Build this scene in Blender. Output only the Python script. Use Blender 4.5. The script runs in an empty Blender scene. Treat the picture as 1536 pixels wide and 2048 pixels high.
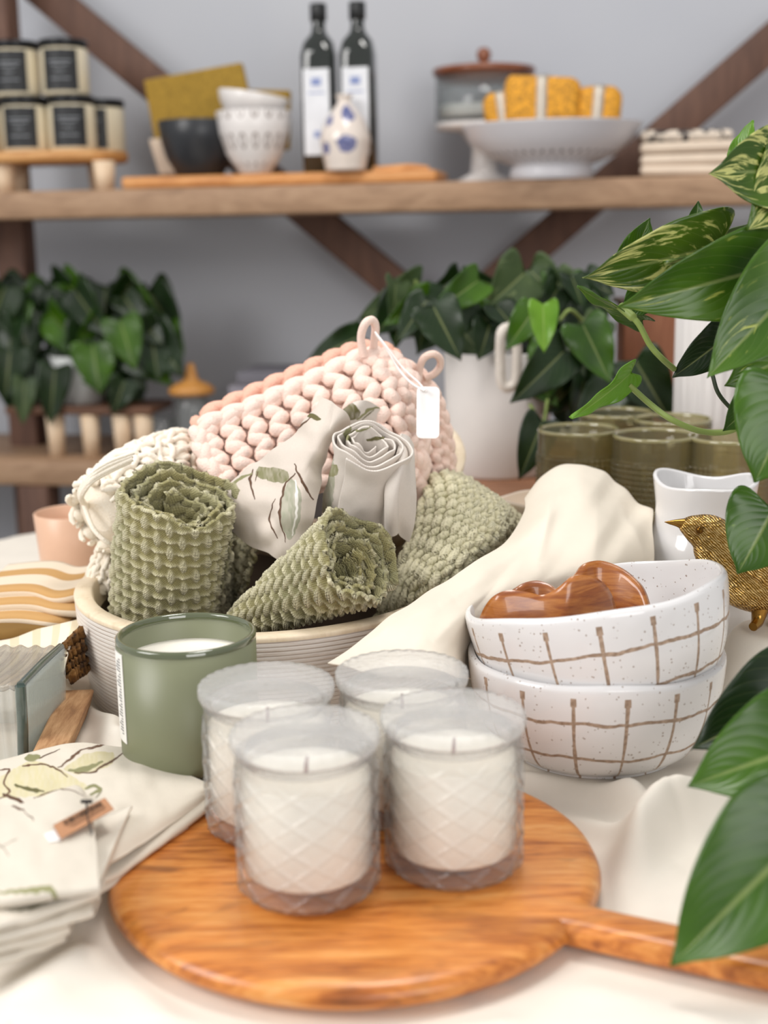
import bpy, math, random
import numpy as np
from mathutils import Vector, Matrix, Quaternion
random.seed(7); np.random.seed(7)
S = bpy.context.scene
COL = S.collection
PI = math.pi
# ---------------------------------------------------------------- camera
CAM_H = 0.386; FPX = 2650.0; PITCH = math.radians(12.1); ROLL = math.radians(1.0)
_d = Vector((0, math.cos(PITCH), -math.sin(PITCH)))
_r0 = Vector((1, 0, 0)); _u0 = Vector((0, math.sin(PITCH), math.cos(PITCH)))
_r = _r0*math.cos(ROLL) - _u0*math.sin(ROLL)
_u = _u0*math.cos(ROLL) + _r0*math.sin(ROLL)
cam_d = bpy.data.cameras.new('camera'); cam = bpy.data.objects.new('camera', cam_d); COL.objects.link(cam)
cam.matrix_world = Matrix(((_r.x, _u.x, -_d.x, 0), (_r.y, _u.y, -_d.y, 0), (_r.z, _u.z, -_d.z, CAM_H), (0, 0, 0, 1)))
cam_d.sensor_fit = 'VERTICAL'; cam_d.sensor_height = 24.0; cam_d.sensor_width = 18.0
cam_d.lens = FPX/2048*24.0
cam_d.clip_start = 0.01
cam_d.dof.use_dof = True; cam_d.dof.focus_distance = 0.99; cam_d.dof.aperture_fstop = 2.9
S.camera = cam
S.cycles.transparent_max_bounces = 40
# ---------------------------------------------------------------- light
S.view_settings.view_transform = 'Standard'; S.view_settings.look = 'None'
S.view_settings.gamma = 1.0; S.view_settings.exposure = 0.0; S.view_settings.use_curve_mapping = False
W = bpy.data.worlds.new('room_light'); S.world = W; W.use_nodes = True
W.node_tree.nodes['Background'].inputs[0].default_value = (1.0, 1.0, 1.0, 1)
W.node_tree.nodes['Background'].inputs[1].default_value = 0.60
def area(name, loc, target, size, sy, power, col):
    L = bpy.data.lights.new(name, 'AREA'); L.shape = 'RECTANGLE'; L.size = size; L.size_y = sy
    L.energy = power; L.color = col
    o = bpy.data.objects.new(name, L); COL.objects.link(o); o.location = loc
    o.rotation_euler = (Vector(target)-Vector(loc)).to_track_quat('-Z', 'Y').to_euler()
    return o
area('window_daylight_left', (-1.9, 0.1, 1.5), (0, 0.95, 0.0), 1.1, 1.3, 41, (1.0, 0.98, 0.96))
area('window_daylight_behind', (0.9, -1.5, 0.80), (0.1, 1.2, 0.0), 1.4, 1.1, 24, (1.0, 0.98, 0.97))
area('ceiling_light', (0.15, 1.15, 1.9), (0.1, 1.1, 0), 0.6, 0.45, 15, (1.0, 0.97, 0.93))

# ---------------------------------------------------------------- pixel -> place
def ray(px, py): return _d*FPX + _r*(px-768.0) + _u*(1024.0-py)
def at(px, py, Y):
    v = ray(px, py); t = Y/v.y
    return Vector((v.x*t, Y, CAM_H+v.z*t))
def on(px, py, z):
    v = ray(px, py); t = (z-CAM_H)/v.z
    return Vector((v.x*t, v.y*t, z))
def mpp(p):   # metres per photo pixel at a point
    return (Vector(p)-Vector((0, 0, CAM_H))).dot(_d)/FPX
def proj(P):  # numpy (n,3) -> pixels
    Q = P-np.array([0, 0, CAM_H]); z = Q@np.array(_d)
    return 768+FPX*(Q@np.array(_r))/z, 1024-FPX*(Q@np.array(_u))/z
# ---------------------------------------------------------------- objects
WM = {}
def put(o, parent=None, M=None):
    COL.objects.link(o)
    if parent is not None:
        o.parent = parent; WM[o.name] = WM[parent.name]
    else:
        WM[o.name] = M or Matrix.Identity(4)
        if M is not None: o.matrix_world = M
    return o
def tag(o, label, cat, group=None, kind=None):
    if label: o['label'] = label
    if cat: o['category'] = cat
    if group: o['group'] = group
    if kind: o['kind'] = kind
    return o
def thing(name, label, cat, loc=(0, 0, 0), group=None, rot=None):
    M = Matrix.Translation(Vector(loc))
    if rot is not None: M = M @ rot.to_4x4()
    o = bpy.data.objects.new(name, None); o.empty_display_size = 0.02
    put(o, None, M); return tag(o, label, cat, group)
def kids(o): return [c for c in COL.objects if c.parent == o]
def dup(root, loc, label, rotz=None):
    r = root.copy(); COL.objects.link(r); r.location = loc; r['label'] = label
    if rotz is not None: r.rotation_euler = (0, 0, rotz)
    for ch in kids(root):
        c = ch.copy(); COL.objects.link(c); c.parent = r
        for g in kids(ch):
            d = g.copy(); COL.objects.link(d); d.parent = c
    return r
class MB:
    """collects shapes into one mesh"""
    def __init__(s): s.v = []; s.f = []; s.uv = []; s.c = []; s.n = 0
    def add(s, V, F, uv=None, col=None):
        V = np.asarray(V, float).reshape(-1, 3); k = len(V)
        s.v.append(V); F = np.asarray(F)
        if len(F): s.f.append(F+s.n)
        s.uv.append(np.zeros((k, 2)) if uv is None else np.asarray(uv, float).reshape(-1, 2))
        s.c.append(np.ones((k, 3)) if col is None else np.asarray(col, float).reshape(-1, 3))
        s.n += k; return s
    def grid(s, P, uv=None, col=None, cu=False, cv=False):
        nv, nu = P.shape[:2]; I = np.arange(nu*nv).reshape(nv, nu)
        a = I if not cu else np.concatenate([I, I[:, :1]], 1)
        if cv: a = np.concatenate([a, a[:1]], 0)
        F = np.stack([a[:-1, :-1], a[:-1, 1:], a[1:, 1:], a[1:, :-1]], -1).reshape(-1, 4)
        if uv is None:
            U, V = np.meshgrid(np.linspace(0, 1, nu), np.linspace(0, 1, nv)); uv = np.stack([U, V], -1)
        return s.add(P.reshape(-1, 3), F, uv, col)
    def lathe(s, prof, seg=48, c=(0, 0, 0), mod=None, caps=(False, False)):
        pr = np.array(prof, float); th = np.linspace(0, 2*PI, seg, endpoint=False)
        R = pr[:, 0][:, None]*np.ones(seg)[None]; Z = pr[:, 1][:, None]*np.ones(seg)[None]
        if mod is not None: R, Z = mod(R, Z, th[None]*np.ones_like(R))
        P = np.stack([R*np.cos(th)+c[0], R*np.sin(th)+c[1], Z+c[2]], -1)
        n0 = s.n; s.grid(P, cu=True)
        for k, row in ((0, 0), (1, len(pr)-1)):
            if caps[k]:
                ring = P[row]; ctr = ring.mean(0); V = np.vstack([ring, ctr[None]]); m = seg
                F = [[i, (i+1) % m, m, m] for i in range(m)]
                s.tri(V, [[f[0], f[1], f[2]] if k else [f[1], f[0], f[2]] for f in F])
        return s
    def tri(s, V, F):
        F = [list(f)+[f[-1]] for f in F]
        return s.add(V, np.array(F))
    def box(s, size, c=(0, 0, 0), R=None, bev=0.0):
        a = np.array(size, float)/2
        if bev <= 0:
            V = np.array([[x, y, z] for x in (-1, 1) for y in (-1, 1) for z in (-1, 1)])*a
            F = [[0, 1, 3, 2], [4, 6, 7, 5], [0, 4, 5, 1], [2, 3, 7, 6], [0, 2, 6, 4], [1, 5, 7, 3]]
        else:
            b = min(bev, min(a)*0.98); V, F = rbox(a, b)
        V = np.array(V)
        if R is not None: V = V@np.array(R).T
        return s.add(V+np.array(c), F)
    def tube(s, pts, r, seg=8, caps=True, flat=1.0, closed=False):
        P = np.array([list(p) for p in pts], float); n = len(P)
        rr = np.ones(n)*r if np.isscalar(r) else np.array(r, float)
        T = np.gradient(P, axis=0)
        if closed: T = np.roll(P, -1, 0)-np.roll(P, 1, 0)
        T /= np.linalg.norm(T, axis=1)[:, None]+1e-12
        up = np.array([0, 0, 1.0]) if abs(T[0][2]) < .9 else np.array([1.0, 0, 0])
        N = np.cross(T[0], up); N /= np.linalg.norm(N); Ns = [N]
        for i in range(1, n):
            N = Ns[-1]-T[i]*np.dot(Ns[-1], T[i]); N /= np.linalg.norm(N)+1e-12; Ns.append(N)
        Ns = np.array(Ns); B = np.cross(T, Ns); th = np.linspace(0, 2*PI, seg, endpoint=False)
        G = P[:, None]+rr[:, None, None]*(np.cos(th)[None, :, None]*Ns[:, None]+flat*np.sin(th)[None, :, None]*B[:, None])
        U, V = np.meshgrid(np.linspace(0, 1, seg), np.linspace(0, 1, n))
        s.grid(G, np.stack([U, V], -1), cu=True, cv=closed)
        if caps and not closed:
            for row, fl in ((0, 1), (n-1, 0)):
                V = np.vstack([G[row], P[row][None]])
                s.tri(V, [([(i+1) % seg, i, seg] if fl else [i, (i+1) % seg, seg]) for i in range(seg)])
        return s
    def ell(s, c, r, R=None, nu=12, nv=8):
        th = np.linspace(0, 2*PI, nu, endpoint=False); ph = np.linspace(0.001, PI-.001, nv)
        P = np.stack([np.sin(ph)[:, None]*np.cos(th), np.sin(ph)[:, None]*np.sin(th), np.cos(ph)[:, None]*np.ones(nu)], -1)*np.array(r if not np.isscalar(r) else [r]*3)
        if R is not None: P = P@np.array(R).T
        return s.grid(P+np.array(c), cu=True)
    def build(s, name, m, parent=None, smooth=True, label=None, col=False, M=None, local=False):
        V = np.vstack(s.v); me = bpy.data.meshes.new(name)
        wm = WM[parent.name] if parent is not None else (M or None)
        if wm is not None and not local:
            Mi = np.array(wm.inverted()); V = V@Mi[:3, :3].T+Mi[:3, 3]
        F = np.vstack([f for f in s.f]).tolist()
        F = [f[:3] if f[2] == f[3] else f for f in F]
        me.from_pydata(V.tolist(), [], F)
        uv = np.vstack(s.uv); L = me.uv_layers.new(name='UVMap')
        li = np.zeros(len(me.loops), int); me.loops.foreach_get('vertex_index', li)
        L.data.foreach_set('uv', uv[li].ravel())
        if col:
            ca = me.color_attributes.new('Col', 'FLOAT_COLOR', 'POINT')
            C = np.hstack([np.vstack(s.c), np.ones((len(V), 1))]); ca.data.foreach_set('color', C.ravel())
        if smooth: me.polygons.foreach_set('use_smooth', [True]*len(me.polygons))
        me.materials.append(m); me.validate(); me.update()
        o = bpy.data.objects.new(name, me)
        put(o, parent, M)
        if label: o['label'] = label
        return o
def rbox(a, b, k=2):
    # rounded box by clamped sphere grid
    n = 2*(k+1); V = []; F = []
    th = []
    ax = np.concatenate([np.linspace(0, PI/2, k+1)+q*PI/2 for q in range(4)])
    sx = np.concatenate([[x]*(k+1) for x in (1, -1, -1, 1)]); sy = np.concatenate([[y]*(k+1) for y in (1, 1, -1, -1)])
    ph = np.concatenate([np.linspace(0, PI/2, k+1), np.linspace(PI/2, PI, k+1)]); sz = [1]*(k+1)+[-1]*(k+1)
    m = len(ax)
    for p, z in zip(ph, sz):
        for q in range(m):
            V.append((sx[q]*(a[0]-b)+b*math.sin(p)*math.cos(ax[q]), sy[q]*(a[1]-b)+b*math.sin(p)*math.sin(ax[q]), z*(a[2]-b)+b*math.cos(p)))
    R = len(ph)
    for i in range(R-1):
        for q in range(m):
            F.append([i*m+q, (i+1)*m+q, (i+1)*m+(q+1) % m, i*m+(q+1) % m])
    for row, fl in ((0, 0), (R-1, 1)):
        z = V[row*m][2]; V.append((0, 0, z)); c = len(V)-1
        for q in range(m):
            x, y = row*m+q, row*m+(q+1) % m
            F.append([x, y, c, c] if not fl else [y, x, c, c])
    return V, F
def mod(o, t, **k):
    m = o.modifiers.new(t.lower(), t)
    for a, b in k.items(): setattr(m, a, b)
    return o
def basis(z, x=None):
    z = Vector(z).normalized(); x = Vector(x) if x is not None else Vector((1, 0, 0))
    y = z.cross(x).normalized(); x = y.cross(z).normalized()
    return Matrix((x, y, z)).transposed()
def catmull(C, n):
    """C (k,...) control values, n samples"""
    C = np.asarray(C, float); k = len(C); t = np.linspace(0, k-1, n); i = np.clip(t.astype(int), 0, k-2); f = t-i
    f = f.reshape((-1,)+(1,)*(C.ndim-1))
    p0 = np.where((i > 0).reshape(f.shape), C[np.maximum(i-1, 0)], 2*C[0]-C[1])
    p3 = np.where((i+2 < k).reshape(f.shape), C[np.minimum(i+2, k-1)], 2*C[-1]-C[-2])
    p1 = C[i]; p2 = C[i+1]
    return .5*((2*p1)+(-p0+p2)*f+(2*p0-5*p1+4*p2-p3)*f**2+(-p0+3*p1-3*p2+p3)*f**3)
def patch(ctrl, nu, nv):
    """rows of points -> (nv,nu,3)"""
    C = np.array([[list(p) for p in row] for row in ctrl], float)
    A = catmull(C, nv); return np.swapaxes(catmull(np.swapaxes(A, 0, 1), nu), 0, 1)
def normals(P):
    du = np.gradient(P, axis=1); dv = np.gradient(P, axis=0); N = np.cross(du, dv)
    return N/(np.linalg.norm(N, axis=-1, keepdims=True)+1e-12)
def vnoise(x, y, sc, seed=0):
    """smooth value noise, numpy"""
    rs = np.random.RandomState(seed); T = rs.rand(64, 64); x = np.asarray(x)*sc; y = np.asarray(y)*sc
    xi = np.floor(x).astype(int); yi = np.floor(y).astype(int); fx = x-xi; fy = y-yi
    fx = fx*fx*(3-2*fx); fy = fy*fy*(3-2*fy); a = T[xi % 64, yi % 64]; b = T[(xi+1) % 64, yi % 64]
    c = T[xi % 64, (yi+1) % 64]; d = T[(xi+1) % 64, (yi+1) % 64]
    return (a*(1-fx)+b*fx)*(1-fy)+(c*(1-fx)+d*fx)*fy-.5
def spline(pts, n): return catmull(np.array([list(p) for p in pts], float), n)
# ---------------------------------------------------------------- materials
def lin(c):
    if isinstance(c, str): c = tuple(int(c[i:i+2], 16) for i in (0, 2, 4))
    return tuple(((x/255)/12.92 if x/255 <= .04045 else ((x/255+.055)/1.055)**2.4) for x in c)
class G:
    def __init__(s, name):
        s.m = bpy.data.materials.new(name); s.m.use_nodes = True; s.t = s.m.node_tree
        s.b = s.t.nodes['Principled BSDF']; s.out = s.t.nodes['Material Output']
    def n(s, t, **k):
        x = s.t.nodes.new(t)
        for a, b in k.items(): setattr(x, a, b)
        return x
    def put(s, sock, v):
        if hasattr(v, 'is_linked') or isinstance(v, bpy.types.NodeSocket): s.t.links.new(v, sock)
        elif isinstance(v, (tuple, list)) and len(v) == 3 and len(sock.default_value) == 4: sock.default_value = (*v, 1)
        else: sock.default_value = v
    def math(s, op, a, b=0.0, c=None):
        x = s.n('ShaderNodeMath', operation=op); s.put(x.inputs[0], a); s.put(x.inputs[1], b)
        if c is not None: s.put(x.inputs[2], c)
        return x.outputs[0]
    def co(s, k='Object'): return s.n('ShaderNodeTexCoord').outputs[k]
    def map(s, v, sc=(1, 1, 1), rot=(0, 0, 0), loc=(0, 0, 0)):
        x = s.n('ShaderNodeMapping'); s.put(x.inputs[0], v); x.inputs['Scale'].default_value = sc
        x.inputs['Rotation'].default_value = rot; x.inputs['Location'].default_value = loc; return x.outputs[0]
    def noise(s, v, sc, det=3, rough=.5, dist=0):
        x = s.n('ShaderNodeTexNoise'); s.put(x.inputs['Vector'], v); x.inputs['Scale'].default_value = sc
        x.inputs['Detail'].default_value = det; x.inputs['Roughness'].default_value = rough; x.inputs['Distortion'].default_value = dist
        return x.outputs[0]
    def ramp(s, f, st):
        x = s.n('ShaderNodeValToRGB'); s.put(x.inputs[0], f); e = x.color_ramp.elements
        while len(e) < len(st): e.new(.5)
        for i, (p, c) in enumerate(st):
            e[i].position = p; c = lin(c) if isinstance(c, str) else ((c, c, c) if np.isscalar(c) else c); e[i].color = (*c, 1)
        return x.outputs[0]
    def mix(s, f, a, b, bt='MIX'):
        x = s.n('ShaderNodeMix', data_type='RGBA', blend_type=bt); s.put(x.inputs[0], f)
        a = lin(a) if isinstance(a, str) else a; b = lin(b) if isinstance(b, str) else b
        s.put(x.inputs[6], a); s.put(x.inputs[7], b); return x.outputs[2]
    def sep(s, v):
        x = s.n('ShaderNodeSeparateXYZ'); s.put(x.inputs[0], v); return x.outputs
    def bump(s, h, st=.3, d=.001, nrm=None):
        x = s.n('ShaderNodeBump'); s.put(x.inputs['Height'], h); x.inputs['Strength'].default_value = st; x.inputs['Distance'].default_value = d
        if nrm is not None: s.put(x.inputs['Normal'], nrm)
        s.t.links.new(x.outputs[0], s.b.inputs['Normal']); return x.outputs[0]
    def set(s, **k):
        M = dict(col='Base Color', rough='Roughness', metal='Metallic', spec='Specular IOR Level', trans='Transmission Weight', ior='IOR', sss='Subsurface Weight', coat='Coat Weight', alpha='Alpha', sheen='Sheen Weight')
        for a, b in k.items():
            if a == 'col' and isinstance(b, str): b = lin(b)
            s.put(s.b.inputs[M[a]], b)
        return s
def plain(name, col, rough=.5, metal=0, var=.06, sc=30, bump=.15, bd=.0005, bsc=300, **k):
    g = G(name); v = g.co(); c = lin(col)
    lo = tuple(x*(1-var) for x in c); hi = tuple(min(1, x*(1+var)) for x in c)
    g.set(col=g.ramp(g.noise(v, sc), [(.3, lo), (.7, hi)]), rough=rough, metal=metal, **k)
    if bump: g.bump(g.noise(v, bsc, 2), bump, bd)
    return g.m
def wood(name, cols, axis=(1, 12, 12), sc=6, rough=.45, rot=(0, 0, 0), dist=1.2, bump=.15, coat=0):
    g = G(name); v = g.map(g.co(), axis, rot)
    a = g.noise(v, sc, 6, .6, dist); f = g.noise(v, sc*7, 3, .6)
    k = g.math('ADD', g.math('MULTIPLY', a, .8), g.math('MULTIPLY', f, .2))
    n = len(cols); g.set(col=g.ramp(k, [(.3+.4*i/(n-1), c) for i, c in enumerate(cols)]), rough=rough, coat=coat)
    g.bump(k, bump, .0006); return g.m
def cloth(name, col, weave=1400, rough=.9, bump=.35, col2=None, coord='UV', aspect=1.0, var=.05):
    g = G(name); v = g.co(coord); x, y, z = g.sep(v)
    wx = g.math('SINE', g.math('MULTIPLY', x, weave*aspect)); wy = g.math('SINE', g.math('MULTIPLY', y, weave))
    h = g.math('ADD', g.math('MULTIPLY', wx, wy), g.math('MULTIPLY', g.noise(g.co(), 500, 2), 1.2))
    if col == 'ATTR':
        a = g.n('ShaderNodeVertexColor', layer_name='Col').outputs[0]
        c = g.mix(g.math('MULTIPLY', g.noise(g.co(), 120, 3), .12), a, (.5, .45, .38))
    else:
        c0 = lin(col); c = g.ramp(g.noise(g.co(), 25, 4), [(.3, tuple(x*(1-var) for x in c0)), (.7, tuple(min(1, x*(1+var)) for x in c0))])
    g.set(col=c, rough=rough, spec=.15); g.bump(h, bump, .0004); return g.m
def clearglass(name, tint=(.96, .97, .97), rough=.03, ior=1.45, haze=0.0, hc=(.9, .9, .9), bump=0, bsc=200, edge=(.75, .78, .78)):
    """thin glass wall: transparent body, mirror-like skin by Fresnel, tint deepening where the wall is seen edge-on"""
    g = G(name); t = g.t; t.nodes.remove(g.b)
    lw = g.n('ShaderNodeLayerWeight'); lw.inputs[0].default_value = .5
    tr = g.n('ShaderNodeBsdfTransparent'); gl = g.n('ShaderNodeBsdfGlossy'); gl.inputs['Roughness'].default_value = rough
    p3 = g.math('POWER', lw.outputs['Facing'], 3.0); fz = g.math('ADD', .03, g.math('MULTIPLY', g.math('POWER', lw.outputs['Facing'], 4.0), .75))
    t.links.new(g.mix(p3, tint, edge), tr.inputs[0])
    if bump:
        bn = g.n('ShaderNodeBump'); bn.inputs['Strength'].default_value = bump; bn.inputs['Distance'].default_value = .001
        t.links.new(g.noise(g.co(), bsc, 3), bn.inputs['Height'])
        for q in (lw, gl): t.links.new(bn.outputs[0], q.inputs['Normal'])
    mx = g.n('ShaderNodeMixShader'); t.links.new(fz, mx.inputs[0]); t.links.new(tr.outputs[0], mx.inputs[1]); t.links.new(gl.outputs[0], mx.inputs[2])
    o = mx.outputs[0]
    if haze:
        df = g.n('ShaderNodeBsdfDiffuse'); df.inputs[0].default_value = (*hc, 1)
        m2 = g.n('ShaderNodeMixShader'); m2.inputs[0].default_value = haze
        t.links.new(o, m2.inputs[1]); t.links.new(df.outputs[0], m2.inputs[2]); o = m2.outputs[0]
    t.links.new(o, g.out.inputs[0]); return g.m
# ================================================================ setting
SL = -0.177                                   # the shelving runs at a slight angle
sx = Vector((1, SL, 0)).normalized(); sn = Vector((-sx.y, sx.x, 0)); SR = Matrix((sx, sn, Vector((0, 0, 1)))).transposed()
S0 = Vector((0, 2.17, 0))
def sh(px, py, back=0.0):                     # a point on the upright plane `back` behind the shelf's front edge
    v = ray(px, py); o = Vector((0, 0, CAM_H)); p0 = S0+sn*back
    t = (p0-o).dot(sn)/v.dot(sn); return o+v*t
def shz(px, z, back=0.0):
    p = sh(px, 400, back); p.z = z; return p
ZS = 0.456; ZL = 0.0
g = G('painted_wall'); v = g.co(); x, y, z = g.sep(v)
g.set(col=g.ramp(g.noise(v, 1.5, 3), [(.3, 'b0b3bb'), (.7, 'bcbec3')]), rough=.8); g.bump(g.noise(v, 60, 3), .1, .001)
wallm = g.m
P = MB(); pc = S0+sn*.36
P.box((4.4, .04, 3.0), (pc.x, pc.y+.02, .3), np.array(SR)); o = P.build('wall_back', wallm, smooth=False); o['kind'] = 'structure'
fm = wood('grey_floor_boards', ['5b534d', '6b635c', '7a726b'], (1, 14, 1), 2, .5)
P = MB(); P.box((5, 6, .04), (0, 1.0, -.92)); o = P.build('floor', fm, smooth=False); o['kind'] = 'structure'
# ---------------------------------------------------------------- shelving unit
shelfm = wood('shelf_pale_oak', ['80634a', '9c7c60', 'ae8f72'], (1.2, 14, 14), 4, .6)
beamm = wood('beam_brown_wood', ['4c3328', '5f4234', '6e4e3e'], (12, 12, 2), 3, .65)
T = thing('shelving_unit', 'brown wooden shelving unit with long shelves and crossed braces against the wall', 'shelving', shz(768, -.9))
mid = shz(768, 0, .15)
def bar(a, b, w, t, back=0):
    a = Vector(a); b = Vector(b); d = (b-a); L = d.length; d.normalize(); y = sn; x = d; z = x.cross(y)
    R = np.array(Matrix((x, y, z)).transposed()); P = MB(); P.box((L, t, w), (a+b)/2, R, .003); return P
P = MB(); P.box((2.2, .30, .045), (mid.x, mid.y, ZS-.0225), np.array(SR), .004); P.build('shelf_board', shelfm, T)
P = MB(); P.box((2.2, .30, .045), (mid.x, mid.y, ZL-.0225), np.array(SR), .004); P.build('shelf_board', shelfm, T)
a = sh(33, 520, .18); w = .055
P = MB(); P.box((w, w, 2.4), (a.x, a.y, .25), np.array(SR), .003); P.build('post', beamm, T)
a = sh(83, 1040, .02); P = MB(); P.box((w, w, .9), (a.x, a.y, ZL-.045-.45), np.array(SR), .003); P.build('post', beamm, T)
bar(sh(70, -30, .26), sh(905, 665, .26), .06, .03).build('brace', beamm, T)
bar(sh(1600, 35, .28), sh(880, 660, .28), .06, .03).build('brace', beamm, T)
# ---------------------------------------------------------------- display table under its cloth
TC = (0.02, 1.22); TR = (0.655, 0.647)
def sell(n, rx, ry, e=2.3):
    t = np.linspace(0, 2*PI, n, endpoint=False); c, s_ = np.cos(t), np.sin(t)
    return np.sign(c)*np.abs(c)**(2/e)*rx, np.sign(s_)*np.abs(s_)**(2/e)*ry
darkm = plain('dark_stained_wood', '1c1a1b', .5)
T = thing('display_table', 'dark round display table hidden under the cream cloth', 'table', (TC[0], TC[1], -.9))
def tabtop(m, z0, z1, rx, ry):
    X, Y = sell(120, rx, ry)
    P = np.stack([np.stack([X*k, Y*k, np.full(120, z)], -1) for k, z in ((.001, z0), (.98, z0), (1, z0+.004), (1, z1-.004), (.98, z1), (.001, z1))])
    P += np.array([TC[0], TC[1], 0]); m.grid(P, cu=True); return m
tabtop(MB(), -.034, -.004, TR[0], TR[1]).build('table_top', darkm, T)
for q in range(4):
    an = PI/4+q*PI/2; m = MB(); m.box((.05, .05, .87), (TC[0]+.36*math.cos(an), TC[1]+.4*math.sin(an), -.465), None, .004); m.build('leg', darkm, T)
# ---------------------------------------------------------------- tablecloth: folds as ridges between points of the table
def seg(X, Y, a, b, h, w, e=1.9):
    ax, ay = a[0], a[1]; dx, dy = b[0]-ax, b[1]-ay; L2 = dx*dx+dy*dy
    t = np.clip(((X-ax)*dx+(Y-ay)*dy)/L2, 0, 1); d = np.hypot(X-ax-t*dx, Y-ay-t*dy)
    return h*np.exp(-(d/w)**e)*(.55+.45*np.sin(PI*np.clip(t, .05, .95)))
def wid(p, px): return px*mpp(p)
ridges = []
def ridge(x0, y0, x1, y1, h, w, z=.012): ridges.append((on(x0, y0, z), on(x1, y1, z), h, w))
ridge(1040, 1552, 1190, 1545, .026, .011); ridge(1190, 1545, 1300, 1620, .026, .013); ridge(1100, 1610, 1250, 1660, .010, .010)
ridge(1200, 1745, 1330, 1665, .036, .017); ridge(1330, 1665, 1480, 1640, .038, .020); ridge(1400, 1760, 1540, 1700, .016, .03); ridge(1330, 1540, 1460, 1540, .018, .02)
ridge(1240, 1900, 1500, 1790, .006, .03); ridge(100, 1960, 250, 1840, .010, .015); ridge(0, 1990, 160, 1900, .007, .02)
ridge(240, 1860, 330, 2000, .006, .012); ridge(700, 2035, 1000, 2010, .003, .01)
ridge(110, 1360, 250, 1500, .028, .016); ridge(175, 1355, 265, 1460, .022, .010); ridge(95, 1290, 170, 1330, .012, .018)
ridge(190, 1480, 270, 1530, .012, .012); ridge(-60, 1180, 110, 1170, .016, .05, .02); ridge(560, 1400, 900, 1330, .012, .03)
ridge(1460, 1340, 1600, 1300, .065, .05, .02); ridge(1470, 1440, 1600, 1420, .03, .03)
flats = []                                     # (x, y, r, z, soft) places pressed level by what stands there
def cloth_z(X, Y):
    z = .003+.0025*vnoise(X, Y, 9, 3)+.0015*vnoise(X, Y, 25, 4)
    for a, b, h, w in ridges: z = z+seg(X, Y, a, b, h, w)
    z = np.maximum(z, .0005)
    for fx, fy, r, fz, sf in flats:
        d = np.hypot(X-fx, Y-fy); k = np.clip((d-r)/sf, 0, 1); k = k*k*(3-2*k); z = z*k+fz*(1-k)
    return z
# ================================================================ on the table
# ---------------------------------------------------------------- round board with handle
boardm = None
g = G('acacia_board'); v = g.map(g.co(), (1.0, 9, 6), (0, 0, math.radians(28)))
a = g.noise(v, 5.5, 5, .55, 1.6); b = g.noise(v, 34, 4, .6, .4); w2 = g.noise(g.map(g.co(), (1, 3, 3), (0, 0, math.radians(28))), 7, 3, .5, 2.0)
k = g.math('ADD', g.math('MULTIPLY', a, .62), g.math('MULTIPLY', b, .38))
c = g.ramp(k, [(.32, '6a3512'), (.41, 'aa5f24'), (.50, 'cf8038'), (.60, 'e0984f'), (.70, 'e8b074')])
dk = g.ramp(w2, [(.35, 1.0), (.40, 0.0), (.62, 0.0), (.66, .45)])
g.set(col=g.mix(g.math('MULTIPLY', dk, .5), c, '6a3f22'), rough=.33, coat=.15); g.bump(k, .12, .0005); boardm = g.m
BC = Vector((-.021, .734, 0)); BR = .146
hA = on(1120, 1842, .012); hB = on(1700, 1968, .012); flats.append((BC.x, BC.y, BR*1.0, .0005, .03))
for t in (0.0, .2, .4, .6): flats.append((hA.x+(hB.x-hA.x)*t, hA.y+(hB.y-hA.y)*t, .02, .0005, .03))
T = thing('serving_board', 'round acacia wood serving board with a long handle', 'board', (BC.x, BC.y, 0))
m = MB(); m.lathe([(.001, .002), (BR-.014, .002), (BR-.004, .006), (BR, .0115), (BR-.0025, .0165), (BR-.008, .019), (BR-.02, .0195), (.001, .0195)], 128, BC)
m.build('board', boardm, T)
d = (hB-hA).normalized(); n_ = 26; pts = [hA-d*.03+(hB-hA+d*.03)*(i/(n_-1)) for i in range(n_)]
for p in pts: p.z = .0115
rad = [.026-.0115*min(1, i/5) for i in range(n_)]; rad = [max(.0142, r) for r in rad]; rad[-1] = .006; rad[-2] = .011
m = MB(); P0 = np.array([list(p) for p in pts]); side = np.array([-d.y, d.x, 0]); th = np.linspace(0, 2*PI, 20, endpoint=False)
sq = lambda q: np.sign(q)*np.abs(q)**.7
Gd = P0[:, None]+np.array(rad)[:, None, None]*sq(np.cos(th))[None, :, None]*side+(.0085*sq(np.sin(th)))[None, :, None]*np.array([0, 0, 1.0])
m.grid(Gd, cu=True); m.build('handle', boardm, T)
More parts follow.
